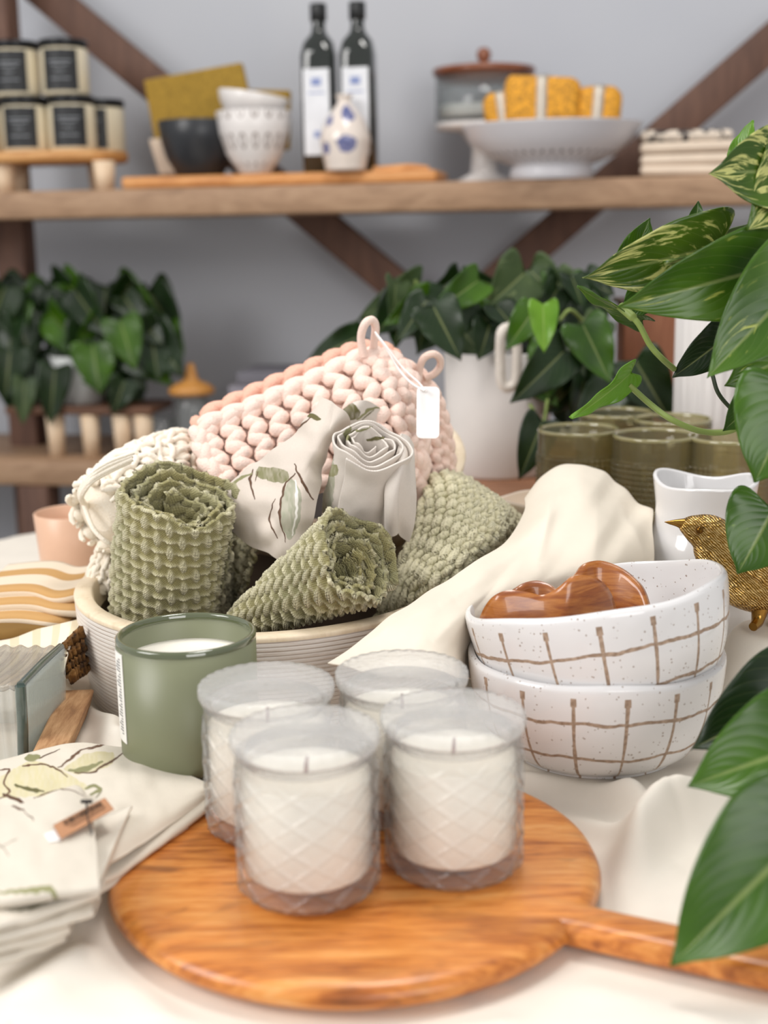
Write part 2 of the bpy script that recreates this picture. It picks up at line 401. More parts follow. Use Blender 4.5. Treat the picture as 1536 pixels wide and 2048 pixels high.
# ---------------------------------------------------------------- lidded candle jars
jarglass = clearglass('pressed_clear_glass', (.985, .985, .98), .10, 1.45, .08, (.95, .94, .93), .5, 300, (.50, .48, .47))
lidglass = clearglass('pressed_lid_glass', (.97, .97, .96), .12, 1.45, .22, (.95, .94, .93), .9, 240, (.66, .64, .63))
waxm = plain('cream_wax', 'fbf5e9', .45, var=.02, bump=.05, sss=0.0)
wickm = plain('charred_wick', '7a3f28', .9)
def make_jar(loc, label):
    T = thing('candle_jar', label, 'candle', loc, 'lidded clear glass candles on the round board')
    m = MB(); H = .083; R0 = .0391
    def md(R, Z, th):
        out = R > .0372; N = 11; k = N*th/(2*PI); q = Z/.0155
        w1 = np.abs(((k+q) % 1)-.5); w2 = np.abs(((k-q) % 1)-.5); rg = np.maximum(np.exp(-(w1/.075)**2), np.exp(-(w2/.075)**2))
        fade = np.clip((H-.006-Z)/.004, 0, 1)
        return np.where(out, R+.0019*rg*fade, R), Z
    prof = [(.001, 0), (.030, 0), (.036, .0015), (.0376, .004)]+[(R0, .0055+(H-.0055)*i/89) for i in range(90)]+[(.0382, H+.0008), (.0372, H), (.0368, .06), (.0366, .016), (.034, .0125), (.001, .0115)]
    m.lathe(prof, 480, mod=md); m.build('glass_jar', jarglass, T, local=True)
    m = MB(); m.lathe([(.001, .0125), (.033, .0125), (.0366, .016), (.0368, .0690), (.0360, .0700), (.033, .0692), (.001, .0690)], 64); m.build('wax', waxm, T, local=True)
    m = MB(); m.tube([(0, 0, .0685), (.0004, 0, .074), (.001, .0005, .0785)], [.0013, .0012, .0009], 8); m.build('wick', wickm, T, local=True)
    m = MB()
    def ml(R, Z, th):
        sc = np.abs(((th*30/(2*PI)) % 1)-.5)*2; k = np.clip((R-.037)/.004, 0, 1)
        return R+.0011*k*(1-sc**2), Z+.0004*k*(1-sc)
    pr = [(.001, H+.0105), (.012, H+.0103), (.020, H+.0115), (.030, H+.0117), (.037, H+.0112), (.0405, H+.0118), (.0415, H+.0105), (.0415, H+.005), (.0405, H+.0025), (.0368, H+.0022), (.0362, H-.004), (.0345, H-.0045), (.034, H+.003), (.001, H+.0055)]
    m.lathe([(r_*.985, z_) for r_, z_ in pr], 240, mod=ml); m.build('lid', lidglass, T, local=True)
    return T
ZB = .0196
jl = ['clear glass candle with lid standing at the front left of the round board', 'clear glass candle with lid at the front right of the board, nearest the handle',
      'clear glass candle with lid at the back left, beside the green candle', 'clear glass candle with lid at the back right, in front of the gridded bowls']
def jar_at(px, py): return on(px, py, ZB+.0945)-Vector((0, 0, .0945))
js = [jar_at(609, 1460), jar_at(906, 1424), jar_at(532, 1366), jar_at(803, 1340)]
J = make_jar(js[0], jl[0])
for q in (1, 2, 3): dup(J, js[q], jl[q], q*.37)
# ---------------------------------------------------------------- green candle
gc = on(384, 1510, .028); flats.append((gc.x, gc.y, .045, .026, .025)); gr = 139*mpp(gc+Vector((0, 0, .08)))
T = thing('green_candle', 'sage green frosted glass candle with white label in front of the wooden bowl', 'candle', gc)
HC = .090
gm = plain('sage_frosted_glass', '787b60', .38, var=.02, bump=.04, coat=.0)
m = MB(); m.lathe([(.001, 0), (gr-.008, 0), (gr-.003, .001), (gr-.0008, .004), (gr, .009), (gr, HC-.0045), (gr-.0036, HC-.0045), (gr-.0036, .009), (.001, .008)], 96); m.build('glass_cup', gm, T, local=True)
rm = plain('green_glass_rim', '565c42', .06, var=.02, bump=0, coat=1.0)
m = MB(); m.lathe([(gr, HC-.0046), (gr+.0002, HC-.0012), (gr-.0012, HC), (gr-.0026, HC), (gr-.0038, HC-.0012), (gr-.0037, HC-.0046)], 96); m.build('rim', rm, T, local=True)
m = MB(); m.lathe([(.001, .010), (gr-.004, .010), (gr-.0038, .0715), (gr-.006, .0702), (gr*.5, .0698), (.001, .0696)], 72); m.build('wax', waxm, T, local=True)
wk = plain('wood_wick', '8a5a2c', .8); m = MB()
for an in (0.2, 1.77): m.box((.016, .0012, .006), (0.0, -.012, .0715), np.array(Matrix.Rotation(an, 3, 'Z')), .0003)
m.build('wick', wk, T, local=True)
lm = plain('white_paper_label', 'f1eee9', .6, bump=0)
def curved(mb, r, a0, a1, z0, z1, n=12):
    t = np.linspace(a0, a1, n); P = np.stack([np.stack([r*np.cos(t), r*np.sin(t), np.full(n, z)], -1) for z in (z0, z1)])
    Pi = P.copy(); Pi[..., :2] *= (r-.0004)/r; mb.grid(P); mb.grid(Pi[::-1]); return mb
vdir = math.atan2(-gc.y, -gc.x)
lb = curved(MB(), gr+.0005, vdir-1.60, vdir-1.10, .020, .083).build('label', lm, T, local=True)
ink = plain('grey_ink', '777777', .7, bump=0); m = MB()
for q in range(26):
    z = .026+q*.0021; w = random.uniform(.10, .3) if q % 5 else .05
    curved(m, gr+.0008, vdir-1.2-w*.6, vdir-1.17, z, z+.0008, 6)
m.build('label_print', ink, lb, local=True)
# ---------------------------------------------------------------- tilted wooden bowl
bn = Vector((-.02, -.03, 1)).normalized(); BRm = basis(bn)
bctr = at(545, 1152, 1.10)
BH = .088; R1 = 388*mpp(bctr)
g = G('whitewashed_wood'); a = g.n('ShaderNodeVertexColor', layer_name='Col').outputs[0]
v = g.map(g.co(), (3, 3, 40)); nn = g.noise(v, 9, 5, .65)
g.set(col=g.mix(g.math('MULTIPLY', g.ramp(nn, [(.52, 0.0), (.66, 1.0)]), .35), a, 'b49a84'), rough=.7); g.bump(g.noise(v, 30, 4), .25, .0006); wwm = g.m
rimm = wood('pale_rim_wood', ['d8c3a4', 'e6d4b8', 'eeddc4'], (6, 6, 1), 8, .6)
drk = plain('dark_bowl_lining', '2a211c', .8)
T = thing('wooden_bowl', 'large whitewashed ribbed wooden bowl filled with rolled kitchen cloths', 'bowl', bctr-bn*BH, None, BRm)
m = MB(); nz = 150; zz = np.linspace(.002, BH, nz); rr = R1*(.955+.045*np.sin(np.clip(zz/BH, 0, 1)*PI/2)); groove = np.abs(((zz/.0034) % 1)-.5)*2
gd = np.clip((groove-.72)/.28, 0, 1); rr = rr-.0009*gd
n0 = m.n; m.lathe(list(zip(rr, zz)), 200)
th = np.linspace(0, 2*PI, 200, endpoint=False); wear = vnoise(np.cos(th)[None]*3+zz[:, None]*90, np.sin(th)[None]*3+zz[:, None]*30, 2, 5)+.5
k = (gd[:, None]*(.35+.65*wear))[..., None]; base = np.array(lin('e4ddd5')); brn = np.array(lin('9a7c63'))
m.c[-1] = (base*(1-k)+brn*k).reshape(-1, 3)
m.build('bowl_wall', wwm, T, col=True, local=True)
m = MB(); m.lathe([(R1+.0002, BH-.002), (R1+.0004, BH+.0005), (R1-.001, BH+.0018), (R1-.0135, BH+.0018), (R1-.015, BH+.0005), (R1-.016, BH-.006), (R1-.018, BH-.02)], 160); m.build('rim', rimm, T, local=True)
m = MB(); m.lathe([(R1-.018, BH-.02), (R1-.022, .03), (R1-.035, .014), (.001, .012)], 100); m.build('lining', plain('shade_browned_bowl_inside', '5f4f40', .8), T, local=True)  # inner wall coloured darker brown to stand in for shade between the rolls
m = MB(); m.lathe([(R1*.955, .002), (R1*.94, 0), (.001, 0)], 100); m.build('base', rimm, T, local=True)
def inb(x, y, z): return bctr-bn*BH+BRm@Vector((x, y, z))
b2n = Vector((.0, -.30, .95)).normalized(); B2 = basis(b2n); b2c = at(643, 905, 1.275); R2 = 288*mpp(b2c)
T = thing('wooden_bowl', 'pale turned wooden bowl tipped up behind the knitted pot holders', 'bowl', b2c-b2n*.07, None, B2)
m = MB(); m.lathe([(.001, 0), (R2*.6, 0), (R2*.85, .02), (R2*.97, .045), (R2, .068), (R2-.001, .070), (R2-.011, .070), (R2-.0125, .067), (R2*.88-.01, .045)], 120); m.build('bowl_wall', rimm, T, local=True)
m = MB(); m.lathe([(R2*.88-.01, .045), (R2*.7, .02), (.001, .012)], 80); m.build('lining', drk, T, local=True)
# ---------------------------------------------------------------- gridded bowls
def gridmat(name, ph, zl, r):
    g = G(name); v = g.co(); x, y, z = g.sep(v); wob = g.math('MULTIPLY', g.math('SUBTRACT', g.noise(v, 45, 3), .5), .008)
    an = g.math('ADD', g.math('ARCTAN2', y, x), ph); N = 16
    fr = g.math('ABSOLUTE', g.math('SUBTRACT', g.math('FRACT', g.math('ADD', g.math('MULTIPLY', an, N/(2*PI)), 100.0)), .5))
    dv = g.math('ADD', g.math('MULTIPLY', fr, 2*PI*r/N), g.math('MULTIPLY', wob, .25))
    topw = g.math('MULTIPLY', g.math('GREATER_THAN', z, zl[2]-.006), .0009)
    mv = g.math('MULTIPLY', g.math('LESS_THAN', dv, g.math('ADD', .0012, topw)), g.math('LESS_THAN', z, zl[2]))
    out = mv
    for q in zl[:2]:
        dh = g.math('ABSOLUTE', g.math('ADD', g.math('SUBTRACT', z, q), wob)); out = g.math('MAXIMUM', out, g.math('LESS_THAN', dh, .0012))
    rad = g.math('SQRT', g.math('ADD', g.math('MULTIPLY', x, x), g.math('MULTIPLY', y, y)))
    vo = g.n('ShaderNodeTexVoronoi'); vo.inputs['Scale'].default_value = 300; g.t.links.new(v, vo.inputs['Vector'])
    sp = g.math('MULTIPLY', g.math('LESS_THAN', vo.outputs['Distance'], g.math('MULTIPLY', g.noise(v, 90, 2), .36)), g.math('GREATER_THAN', g.noise(v, 180, 2), .52))
    at_ = g.n('ShaderNodeVertexColor', layer_name='Col').outputs[0]; outside = g.sep(at_)[0]
    gl = g.mix(g.math('MULTIPLY', sp, .75), 'e2e0e0', '8d7768')
    cc = g.mix(g.math('MULTIPLY', out, outside), gl, g.ramp(g.noise(v, 300, 2), [(.35, '8f7763'), (.65, 'b29a86')]))
    g.set(col=cc, rough=g.math('ADD', .12, g.math('MULTIPLY', g.math('MULTIPLY', out, outside), .5))); g.bump(g.math('SUBTRACT', g.noise(v, 25, 2), g.math('MULTIPLY', g.math('MULTIPLY', out, outside), .35)), .25, .002); return g.m
def grid_bowl(T, R, H, ph, zl, name, sd):
    m = MB()
    def md(Rr, Z, th):
        k = np.clip(Z/H, 0, 1); return Rr*(1+k*.010*np.sin(2*th+sd)+k*.004*np.sin(5*th+sd*2)), Z+k*k*(.0012*np.sin(3*th+sd)+.0006*np.sin(7*th))
    o = [(.001, 0), (R*.60, 0), (R*.66, .002), (R*.79, H*.13), (R*.89, H*.32), (R*.955, H*.54), (R*.99, H*.78), (R, H*.94), (R-.001, H-.001)]
    i_ = [(R-.0028, H), (R-.005, H-.0015), (R-.007, H*.78), (R*.955-.007, H*.54), (R*.89-.007, H*.34), (R*.77-.006, H*.2), (R*.5, H*.12), (.001, H*.1)]
    o = [tuple(p) for p in catmull(np.array(o), 50)]; i_ = [tuple(p) for p in catmull(np.array(i_), 40)]
    m.lathe(o+i_, 160, mod=md); c = np.zeros((90, 160, 3)); c[:50] = 1; m.c[-1] = c.reshape(-1, 3)
    return m.build(name, gridmat('white_glaze_'+name, ph, zl, R), T, col=True, local=True)
gb = on(1188, 1492, .012); flats.append((gb.x, gb.y, .06, .012, .04)); flats.append((bctr.x, bctr.y, R1*.93, .003, .03))
RB = 254*mpp(gb+Vector((0, 0, .06)))
T = thing('gridded_bowl', 'white speckled bowl with brown grid lines, lower bowl of the stacked pair', 'bowl', gb, 'white bowls with brown grid lines')
grid_bowl(T, RB, .076, .12, (.022, .050, .069), 'bowl', .4)
ub = at(1186, 1176, gb.y+.003); un = Vector((-.165, .10, .98)).normalized(); UM = basis(un)
UH = .082; ubb = ub-un*UH
T = thing('gridded_bowl', 'tilted upper white bowl with brown grid lines holding wooden dishes', 'bowl', ubb, 'white bowls with brown grid lines', UM)
grid_bowl(T, RB*1.012, UH, .33, (.026, .054, .074), 'upper_bowl', 1.6)
def ug(x, y, z): return ubb+UM@Vector((x, y, z))
# wavy wooden dishes inside the upper bowl
wd = wood('reddish_brown_wood', ['7a3f1c', '93501f', 'ad6a2f', 'bd7c40'], (2, 2, 14), 9, .3, (0, .9, .3), 1.5, coat=.5)
def heart_dish(name, label, pts, Y0, thick, depth):
    T = thing(name, label, 'dish', at(pts[0][0], pts[0][1]+60, Y0), 'wooden heart dishes in the upper bowl')
    top = spline([at(x, y, Y) for x, y, Y in pts], 60); low = top.copy()
    low[:, 2] -= depth; ctr = low.mean(0); low = ctr+(low-ctr)*np.array([.72, .72, 1]); 
    m = MB(); rows = []
    for q, k in enumerate(np.linspace(0, 1, 14)):
        b = math.sin(k*PI/2); rows.append(top*(1-b)+low*b+np.array([0, .0, 0])-np.array([0, .006*math.sin(k*PI), 0]))
    F = np.stack(rows); N = normals(F); F2 = F+N*thick
    R = np.concatenate([F, F2[::-1]], 0)[:, :, :]; m.grid(R, cv=True)
    m.build('dish_wall', wd, T); return T
heart_dish('heart_dish', 'brown wooden heart dish at the back of the tilted bowl', [(1050, 1240, .92), (1070, 1205, .925), (1110, 1180, .93), (1150, 1150, .935), (1170, 1128, .94), (1200, 1121, .945), (1235, 1132, .94), (1265, 1155, .93), (1285, 1182, .92), (1298, 1225, .91)], .94, .004, .045)
heart_dish('heart_dish', 'brown wooden heart dish in front, its rim dipping between two humps', [(955, 1245, .89), (970, 1212, .885), (990, 1190, .88), (1020, 1180, .88), (1055, 1184, .88), (1085, 1190, .88), (1112, 1178, .88), (1140, 1156, .88), (1170, 1150, .885), (1200, 1160, .89), (1222, 1185, .895), (1238, 1235, .90)], .88, .004, .04)
heart_dish('heart_dish', 'brown wooden heart dish peeping out at the left of the tilted bowl', [(1010, 1235, .91), (1025, 1190, .91), (1040, 1172, .915), (1062, 1162, .92), (1085, 1163, .92), (1108, 1176, .915), (1125, 1195, .91), (1138, 1240, .91)], .91, .004, .04)
# ================================================================ cloths in the wooden bowl
def waffle_h(a, b):
    h = np.zeros_like(a); mk = np.zeros_like(a)
    for oa, ob, kind in ((0, 0, 0), (.5, .5, 0), (.5, 0, 1), (0, .5, 1)):
        da = ((a-oa+.5) % 1)-.5; db = ((b-ob+.5) % 1)-.5
        if kind == 0:
            bow = np.maximum(1-.5*(db/.28)**2, .3); st = np.cos(da/bow*2*PI*11)
            e = np.exp(-(da/(.15*bow))**4-(db/.30)**4); h += e*(.9+.28*st); mk += e*(.75+.25*st)
        else:
            e = np.exp(-(da/.17)**2-(db/.13)**2); h += .6*e; mk += .2*e
            e2 = np.exp(-(np.abs(db)/.06)**2-(np.abs(da)/.36)**4); h += .35*e2*(1+.5*np.cos(db*2*PI*26)); mk += .6*e2
    return h, np.clip(mk, 0, 1)
g = G('green_waffle_cotton'); a = g.n('ShaderNodeVertexColor', layer_name='Col').outputs[0]
u, v, w_ = g.sep(g.co('UV')); h = g.math('MULTIPLY', g.math('SINE', g.math('MULTIPLY', u, 2*PI*11)), g.math('SINE', g.math('MULTIPLY', v, 2*PI*11)))
g.set(col=g.mix(g.math('MULTIPLY', g.math('ADD', h, 1.0), .13), a, 'c9c59c'), rough=.85, spec=.2, sheen=.1); g.bump(h, .6, .0006); wafm = g.m
GA = np.array(lin('817d58')); GB = np.array(lin('dcd5b8')); GY = np.array(lin('968a54'))
def waffle_mesh(mb, P, ua, ub, amp=.0042, cell=.0205, flip=1, edge=None):
    """P (nv,nu,3) with arc lengths ua (nv,nu), ub (nv,nu)"""
    a = ua/cell; b = ub/(cell*1.05); h, mk = waffle_h(a, b); N = normals(P)*flip
    low = vnoise(a, b, .9, 11)*.0030
    Q = P+N*(amp*h+low)[..., None]
    t = np.clip(vnoise(a, b, .6, 12)+.25, 0, 1)[..., None]
    c = (GA*(1-t)+GY*t)*(1-mk[..., None])+GB*mk[..., None]
    mb.grid(Q, np.stack([a, b], -1), c)
def arcl(P):
    ua = np.concatenate([np.zeros((P.shape[0], 1)), np.cumsum(np.linalg.norm(np.diff(P, axis=1), axis=-1), 1)], 1)
    ub = np.concatenate([np.zeros((1, P.shape[1])), np.cumsum(np.linalg.norm(np.diff(P, axis=0), axis=-1), 0)], 0)
    return ua, ub
def roll_pts(A, B, rA, rB, turns, pitch, ph0, nu, nv, squash=1.0, xdir=None, wav=.0, sgn=1, cen=0.0, seed=1, edgew=.0):
    A = Vector(A); B = Vector(B); ax = (B-A).normalized(); M = np.array(basis(ax, xdir or (1, 0, 0)))
    s = np.linspace(0, 1, nu)[None]; t = np.linspace(0, 1, nv)[:, None]
    ph = ph0+sgn*2*PI*turns*s
    R = (rA+(rB-rA)*t); lap = turns*s
    r = R*(1-pitch*lap)*(1+wav*(np.sin(2*ph+seed)*.6+np.sin(3*ph+2.1*seed+2*t)*.4))
    L = (B-A).length; z = t*L+edgew*(np.sin(3*ph+seed)+.6*np.sin(5*ph+2*seed))*t-.004*lap*t
    x = r*np.cos(ph); y = r*np.sin(ph)*squash+cen*lap*R
    P = np.stack([x, y, z+0*x], -1)@M.T+np.array(A)
    return P, s*np.ones_like(t)
# --- standing roll, left
T = MB(); A = at(322, 1290, 1.075); B = at(362, 985, 1.030); k = mpp(A)
P, s_ = roll_pts(A, B, 108*k, 117*k, 3.3, .19, .4, 1000, 170, .95, wav=.03, seed=2, edgew=.003)
ua, ub = arcl(P); waffle_mesh(T, P, ua, ub)
o = T.build('rolled_waffle_towel', wafm, col=True); mod(o, 'SOLIDIFY', thickness=.003, offset=-1.0)
tag(o, 'green waffle towel rolled into an upright coil at the left of the wooden bowl', 'towel', 'rolled green waffle towels in the wooden bowl')
# --- its neighbour: dark folded waffle cloth in the gap
T = MB(); P = patch([[at(430, 1060, 1.12), at(470, 1030, 1.13), at(500, 1040, 1.12), at(518, 1075, 1.11)], [at(425, 1120, 1.11), at(465, 1090, 1.14), at(495, 1100, 1.12), at(518, 1110, 1.09)],
      [at(425, 1180, 1.1), at(462, 1160, 1.14), at(490, 1165, 1.12), at(505, 1150, 1.09)], [at(430, 1240, 1.1), at(462, 1235, 1.13), at(480, 1230, 1.12), at(490, 1200, 1.09)]], 130, 200)
ua, ub = arcl(P); waffle_mesh(T, P, ua, ub, flip=-1); o = T.build('folded_waffle_towel', wafm, col=True); mod(o, 'SOLIDIFY', thickness=.003)
tag(o, 'green waffle cloth folded in the dark gap between the left and middle waffle rolls', 'towel')
# --- middle roll lying with its mouth to the right
T = MB(); A = at(445, 1275, 1.03); B = at(722, 1112, .965); k = mpp(B)
xd = Vector((0.1, -1, .25))
P, s_ = roll_pts(A, B, 24*k, 122*k, 3.2, .21, 2.2, 1050, 220, .92, xdir=xd, wav=.035, seed=5, edgew=.004)
ua = np.cumsum(np.concatenate([np.zeros((1, 1)), np.linalg.norm(np.diff(P[-1:], axis=1), axis=-1)], 1), 1)*np.ones((220, 1)); ub = arcl(P)[1]
ua = ua*(.35+.65*np.linspace(0, 1, 220)[:, None]); waffle_mesh(T, P, ua, ub, .0040)
o = T.build('rolled_waffle_towel', wafm, col=True); mod(o, 'SOLIDIFY', thickness=.003, offset=-1.0)
tag(o, 'green waffle towel rolled into a cone at the middle of the bowl', 'towel', 'rolled green waffle towels in the wooden bowl')
# --- right roll
T = MB(); A = at(775, 1290, 1.07); B = at(935, 1010, 1.16); k = mpp(B)
P = patch([[at(845, 1040, 1.12), at(862, 985, 1.14), at(878, 957, 1.15), at(905, 955, 1.19), at(935, 965, 1.22)],
           [at(835, 1065, 1.09), at(858, 1010, 1.10), at(905, 975, 1.11), at(955, 985, 1.15), at(985, 1005, 1.21)],
           [at(815, 1110, 1.07), at(845, 1070, 1.07), at(910, 1025, 1.07), at(985, 1010, 1.12), at(1022, 1030, 1.20)],
           [at(790, 1170, 1.055), at(830, 1140, 1.045), at(900, 1090, 1.04), at(985, 1060, 1.07), at(1050, 1060, 1.17)],
           [at(765, 1222, 1.05), at(810, 1205, 1.03), at(880, 1160, 1.02), at(950, 1120, 1.05), at(1030, 1090, 1.15)],
           [at(740, 1262, 1.06), at(800, 1262, 1.04), at(870, 1235, 1.03), at(940, 1180, 1.05), at(1010, 1120, 1.14)]], 300, 300)
ua, ub = arcl(P); waffle_mesh(T, P, ua, ub, flip=-1); o = T.build('rolled_waffle_towel', wafm, col=True); mod(o, 'SOLIDIFY', thickness=.003)
tag(o, 'green waffle towel at the right of the bowl, below the pink pot holders', 'towel', 'rolled green waffle towels in the wooden bowl')

# ---------------------------------------------------------------- crochet pot holders
def ropemat(name, c1, c2):
    g = G(name); u, v, w = g.sep(g.co('UV'))
    tw = g.math('SINE', g.math('ADD', g.math('MULTIPLY', u, 2*PI*2), g.math('MULTIPLY', v, 2*PI*55)))
    nz = g.noise(g.co(), 650, 3)
    g.set(col=g.mix(nz, c1, c2), rough=.95, spec=.1); g.bump(nz, .7, .0012); return g.m
pinkm = ropemat('pale_pink_cotton_rope', 'ecccbd', 'f8e4d9'); coralm = ropemat('coral_cotton_rope', 'e6ab95', 'f2c4b0'); peachm = ropemat('peach_cotton_rope', 'eac8b8', 'f6dfd2')
def braid(mb, f, n, r, w, seg=8):
    """plaited edge: slanting fat loops along the curve f(t)->(pos, side, nrm)"""
    for i in range(n):
        for sd in (-1, 1):
            t0 = (i+(.25 if sd > 0 else 0))/n; pts = []
            for q in np.linspace(0, 1, 7):
                p, s, nn = f(min(1, max(0, t0+q*1.35/n))); pts.append(p+s*(sd*w*(.85-1.25*q))+nn*(r*.9*math.sin(q*PI)))
            mb.tube(pts, [r*.6, r*.9, r, r, r, r*.9, r*.6], seg)
def potholder(mb, ctrl, cols, per, Nrm=None, rr=.36, edges=True):
    C = patch(ctrl, 60, 60); N = normals(C)
    if np.dot(N[30, 30], np.array([0, -1, .2])) < 0: N = -N
    def ev(u, v):
        x = np.clip(u, 0, 1)*59; y = np.clip(v, 0, 1)*59; i = min(int(x), 58); j = min(int(y), 58); fx, fy = x-i, y-j
        bl = lambda A: (A[j, i]*(1-fx)+A[j, i+1]*fx)*(1-fy)+(A[j+1, i]*(1-fx)+A[j+1, i+1]*fx)*fy
        return bl(C), bl(N)
    wd_ = np.linalg.norm(C[30, -1]-C[30, 0]); sp = wd_/cols; r = sp*rr
    for i in range(cols):
        u0 = (i+.5)/cols; pts = []
        n = int(per*12)
        for q in range(n+1):
            t = q/n; ph = 2*PI*per*t+.5*i; wv = math.tanh(1.8*math.sin(ph))/.947
            u = u0+.24/cols*wv; p, nn = ev(u, t*.97+.02)
            pts.append(p+nn*(r*.55*math.cos(2*ph+.8)))
        mb.tube(pts, r*(1+.08*np.sin(np.arange(n+1)*1.7)), 9)
    mb.grid(C-N*r*.9)
    if edges:
        def edge(fn):
            def f(t):
                (u, v), (u2, v2) = fn(t), fn(min(1, t+.01)) if t < .99 else fn(t-.01)
                p, nn = ev(u, v); p2, _ = ev(u2, v2); d = p2-p; d = d if t < .99 else -d; d = d/(np.linalg.norm(d)+1e-9)
                return p, np.cross(nn, d), nn
            return f
        L = lambda a, b: np.linalg.norm(a-b)
        braid(mb, edge(lambda t: (t, .02)), int(L(C[0, 0], C[0, -1])/(r*2.5)), r, r*1.05)
        braid(mb, edge(lambda t: (.01, t)), int(L(C[0, 0], C[-1, 0])/(r*2.5)), r, r*1.0)
        braid(mb, edge(lambda t: (.99, t)), int(L(C[0, -1], C[-1, -1])/(r*2.5)), r, r*1.0)
    return r
T = thing('pot_holder', 'pale pink chunky knitted pot holder with hanging loop, front of the three in the bowl', 'pot holder', at(600, 1000, 1.12), 'knitted pot holders')
m = MB(); r = potholder(m, [[at(392, 858, 1.13), at(510, 812, 1.14), at(620, 764, 1.15), at(730, 716, 1.16), at(790, 724, 1.165)],
        [at(402, 908, 1.115), at(530, 870, 1.12), at(650, 820, 1.12), at(765, 765, 1.13), at(825, 778, 1.155)],
        [at(428, 960, 1.10), at(555, 930, 1.105), at(680, 885, 1.11), at(790, 850, 1.115), at(838, 870, 1.145)],
        [at(460, 1020, 1.09), at(580, 1000, 1.095), at(700, 970, 1.10), at(795, 950, 1.11), at(835, 1000, 1.14)]], 11, 5)
m.build('knitted_panel', pinkm, T)
m = MB(); m.tube(spline([at(728, 712, 1.15), at(722, 675, 1.145), at(730, 648, 1.14), at(744, 640, 1.145), at(751, 655, 1.15), at(748, 685, 1.155), at(744, 712, 1.16)], 30), 8.5*mpp(at(740, 680, 1.15)), 10)
m.build('hanging_loop', pinkm, T)
T = thing('pot_holder', 'coral knitted pot holder just behind the pale pink one', 'pot holder', at(560, 1000, 1.19), 'knitted pot holders')
m = MB(); potholder(m, [[at(398, 842, 1.18), at(510, 790, 1.19), at(620, 742, 1.20), at(715, 704, 1.21), at(775, 704, 1.21)],
        [at(400, 880, 1.165), at(530, 830, 1.17), at(640, 785, 1.18), at(750, 745, 1.19), at(812, 760, 1.2)],
        [at(430, 960, 1.15), at(555, 930, 1.155), at(680, 885, 1.16), at(780, 850, 1.17), at(825, 880, 1.18)]], 11, 4); m.build('knitted_panel', coralm, T)
T = thing('pot_holder', 'peach knitted pot holder with round loop, rightmost in the bowl', 'pot holder', at(830, 1000, 1.2), 'knitted pot holders')
m = MB(); potholder(m, [[at(770, 715, 1.185), at(805, 728, 1.19), at(835, 745, 1.195), at(868, 790, 1.20)],
        [at(790, 810, 1.175), at(825, 812, 1.18), at(858, 825, 1.19), at(888, 860, 1.20)],
        [at(800, 910, 1.165), at(832, 905, 1.17), at(868, 905, 1.18), at(896, 935, 1.20)],
        [at(800, 1020, 1.155), at(830, 1010, 1.16), at(860, 1000, 1.17), at(888, 1000, 1.19)]], 5, 8, rr=.40); m.build('knitted_panel', peachm, T)
m = MB(); m.tube(spline([at(838, 760, 1.18), at(840, 735, 1.178), at(848, 716, 1.175), at(866, 708, 1.175), at(879, 716, 1.18), at(880, 733, 1.185), at(868, 748, 1.185), at(850, 756, 1.185)], 34), 7.5*mpp(at(860, 730, 1.18)), 10)
m.build('hanging_loop', peachm, T)
# tag hanging from the loop by a string
papm = plain('white_card', 'f4f1ef', .6, var=.01, bump=0)
c = at(856, 825, 1.085); k = mpp(c); T = thing('price_tag', 'blank white price tag hanging by a string beside the pot holders', 'tag', c)
R = np.array(Matrix.Rotation(.03, 3, 'Y')@Matrix.Rotation(-.25, 3, 'X')); m = MB(); a_ = np.array([23*k, .0005, 52*k])
pts = []
for cx, cz, a0 in ((1, 1, 0), (-1, 1, PI/2), (-1, -1, PI), (1, -1, 1.5*PI)):
    for q in range(5):
        an = a0+q*PI/8; pts.append((cx*(23*k-.004)+.004*math.cos(an), cz*(52*k-.004)+.004*math.sin(an)))
pts = np.array(pts); F_ = np.stack([np.stack([pts[:, 0]*s, np.full(20, y), pts[:, 1]*s], -1) for s, y in ((.001, -.0004), (1, -.0004), (1, .0004), (.001, .0004))])
m.grid(F_@R.T+np.array(c), cu=True); m.build('card', papm, T, smooth=False)
m = MB(); st = plain('white_string', 'ece6e2', .9)
m.tube(spline([at(752, 668, 1.14), at(775, 700, 1.13), at(800, 742, 1.12), at(825, 768, 1.10), at(850, 782, 1.084)], 24), .0011, 6)
m.tube(spline([at(750, 664, 1.14), at(772, 692, 1.128), at(806, 736, 1.12), at(836, 764, 1.10), at(853, 784, 1.084)], 24), .0009, 6); m.build('string', st, T)

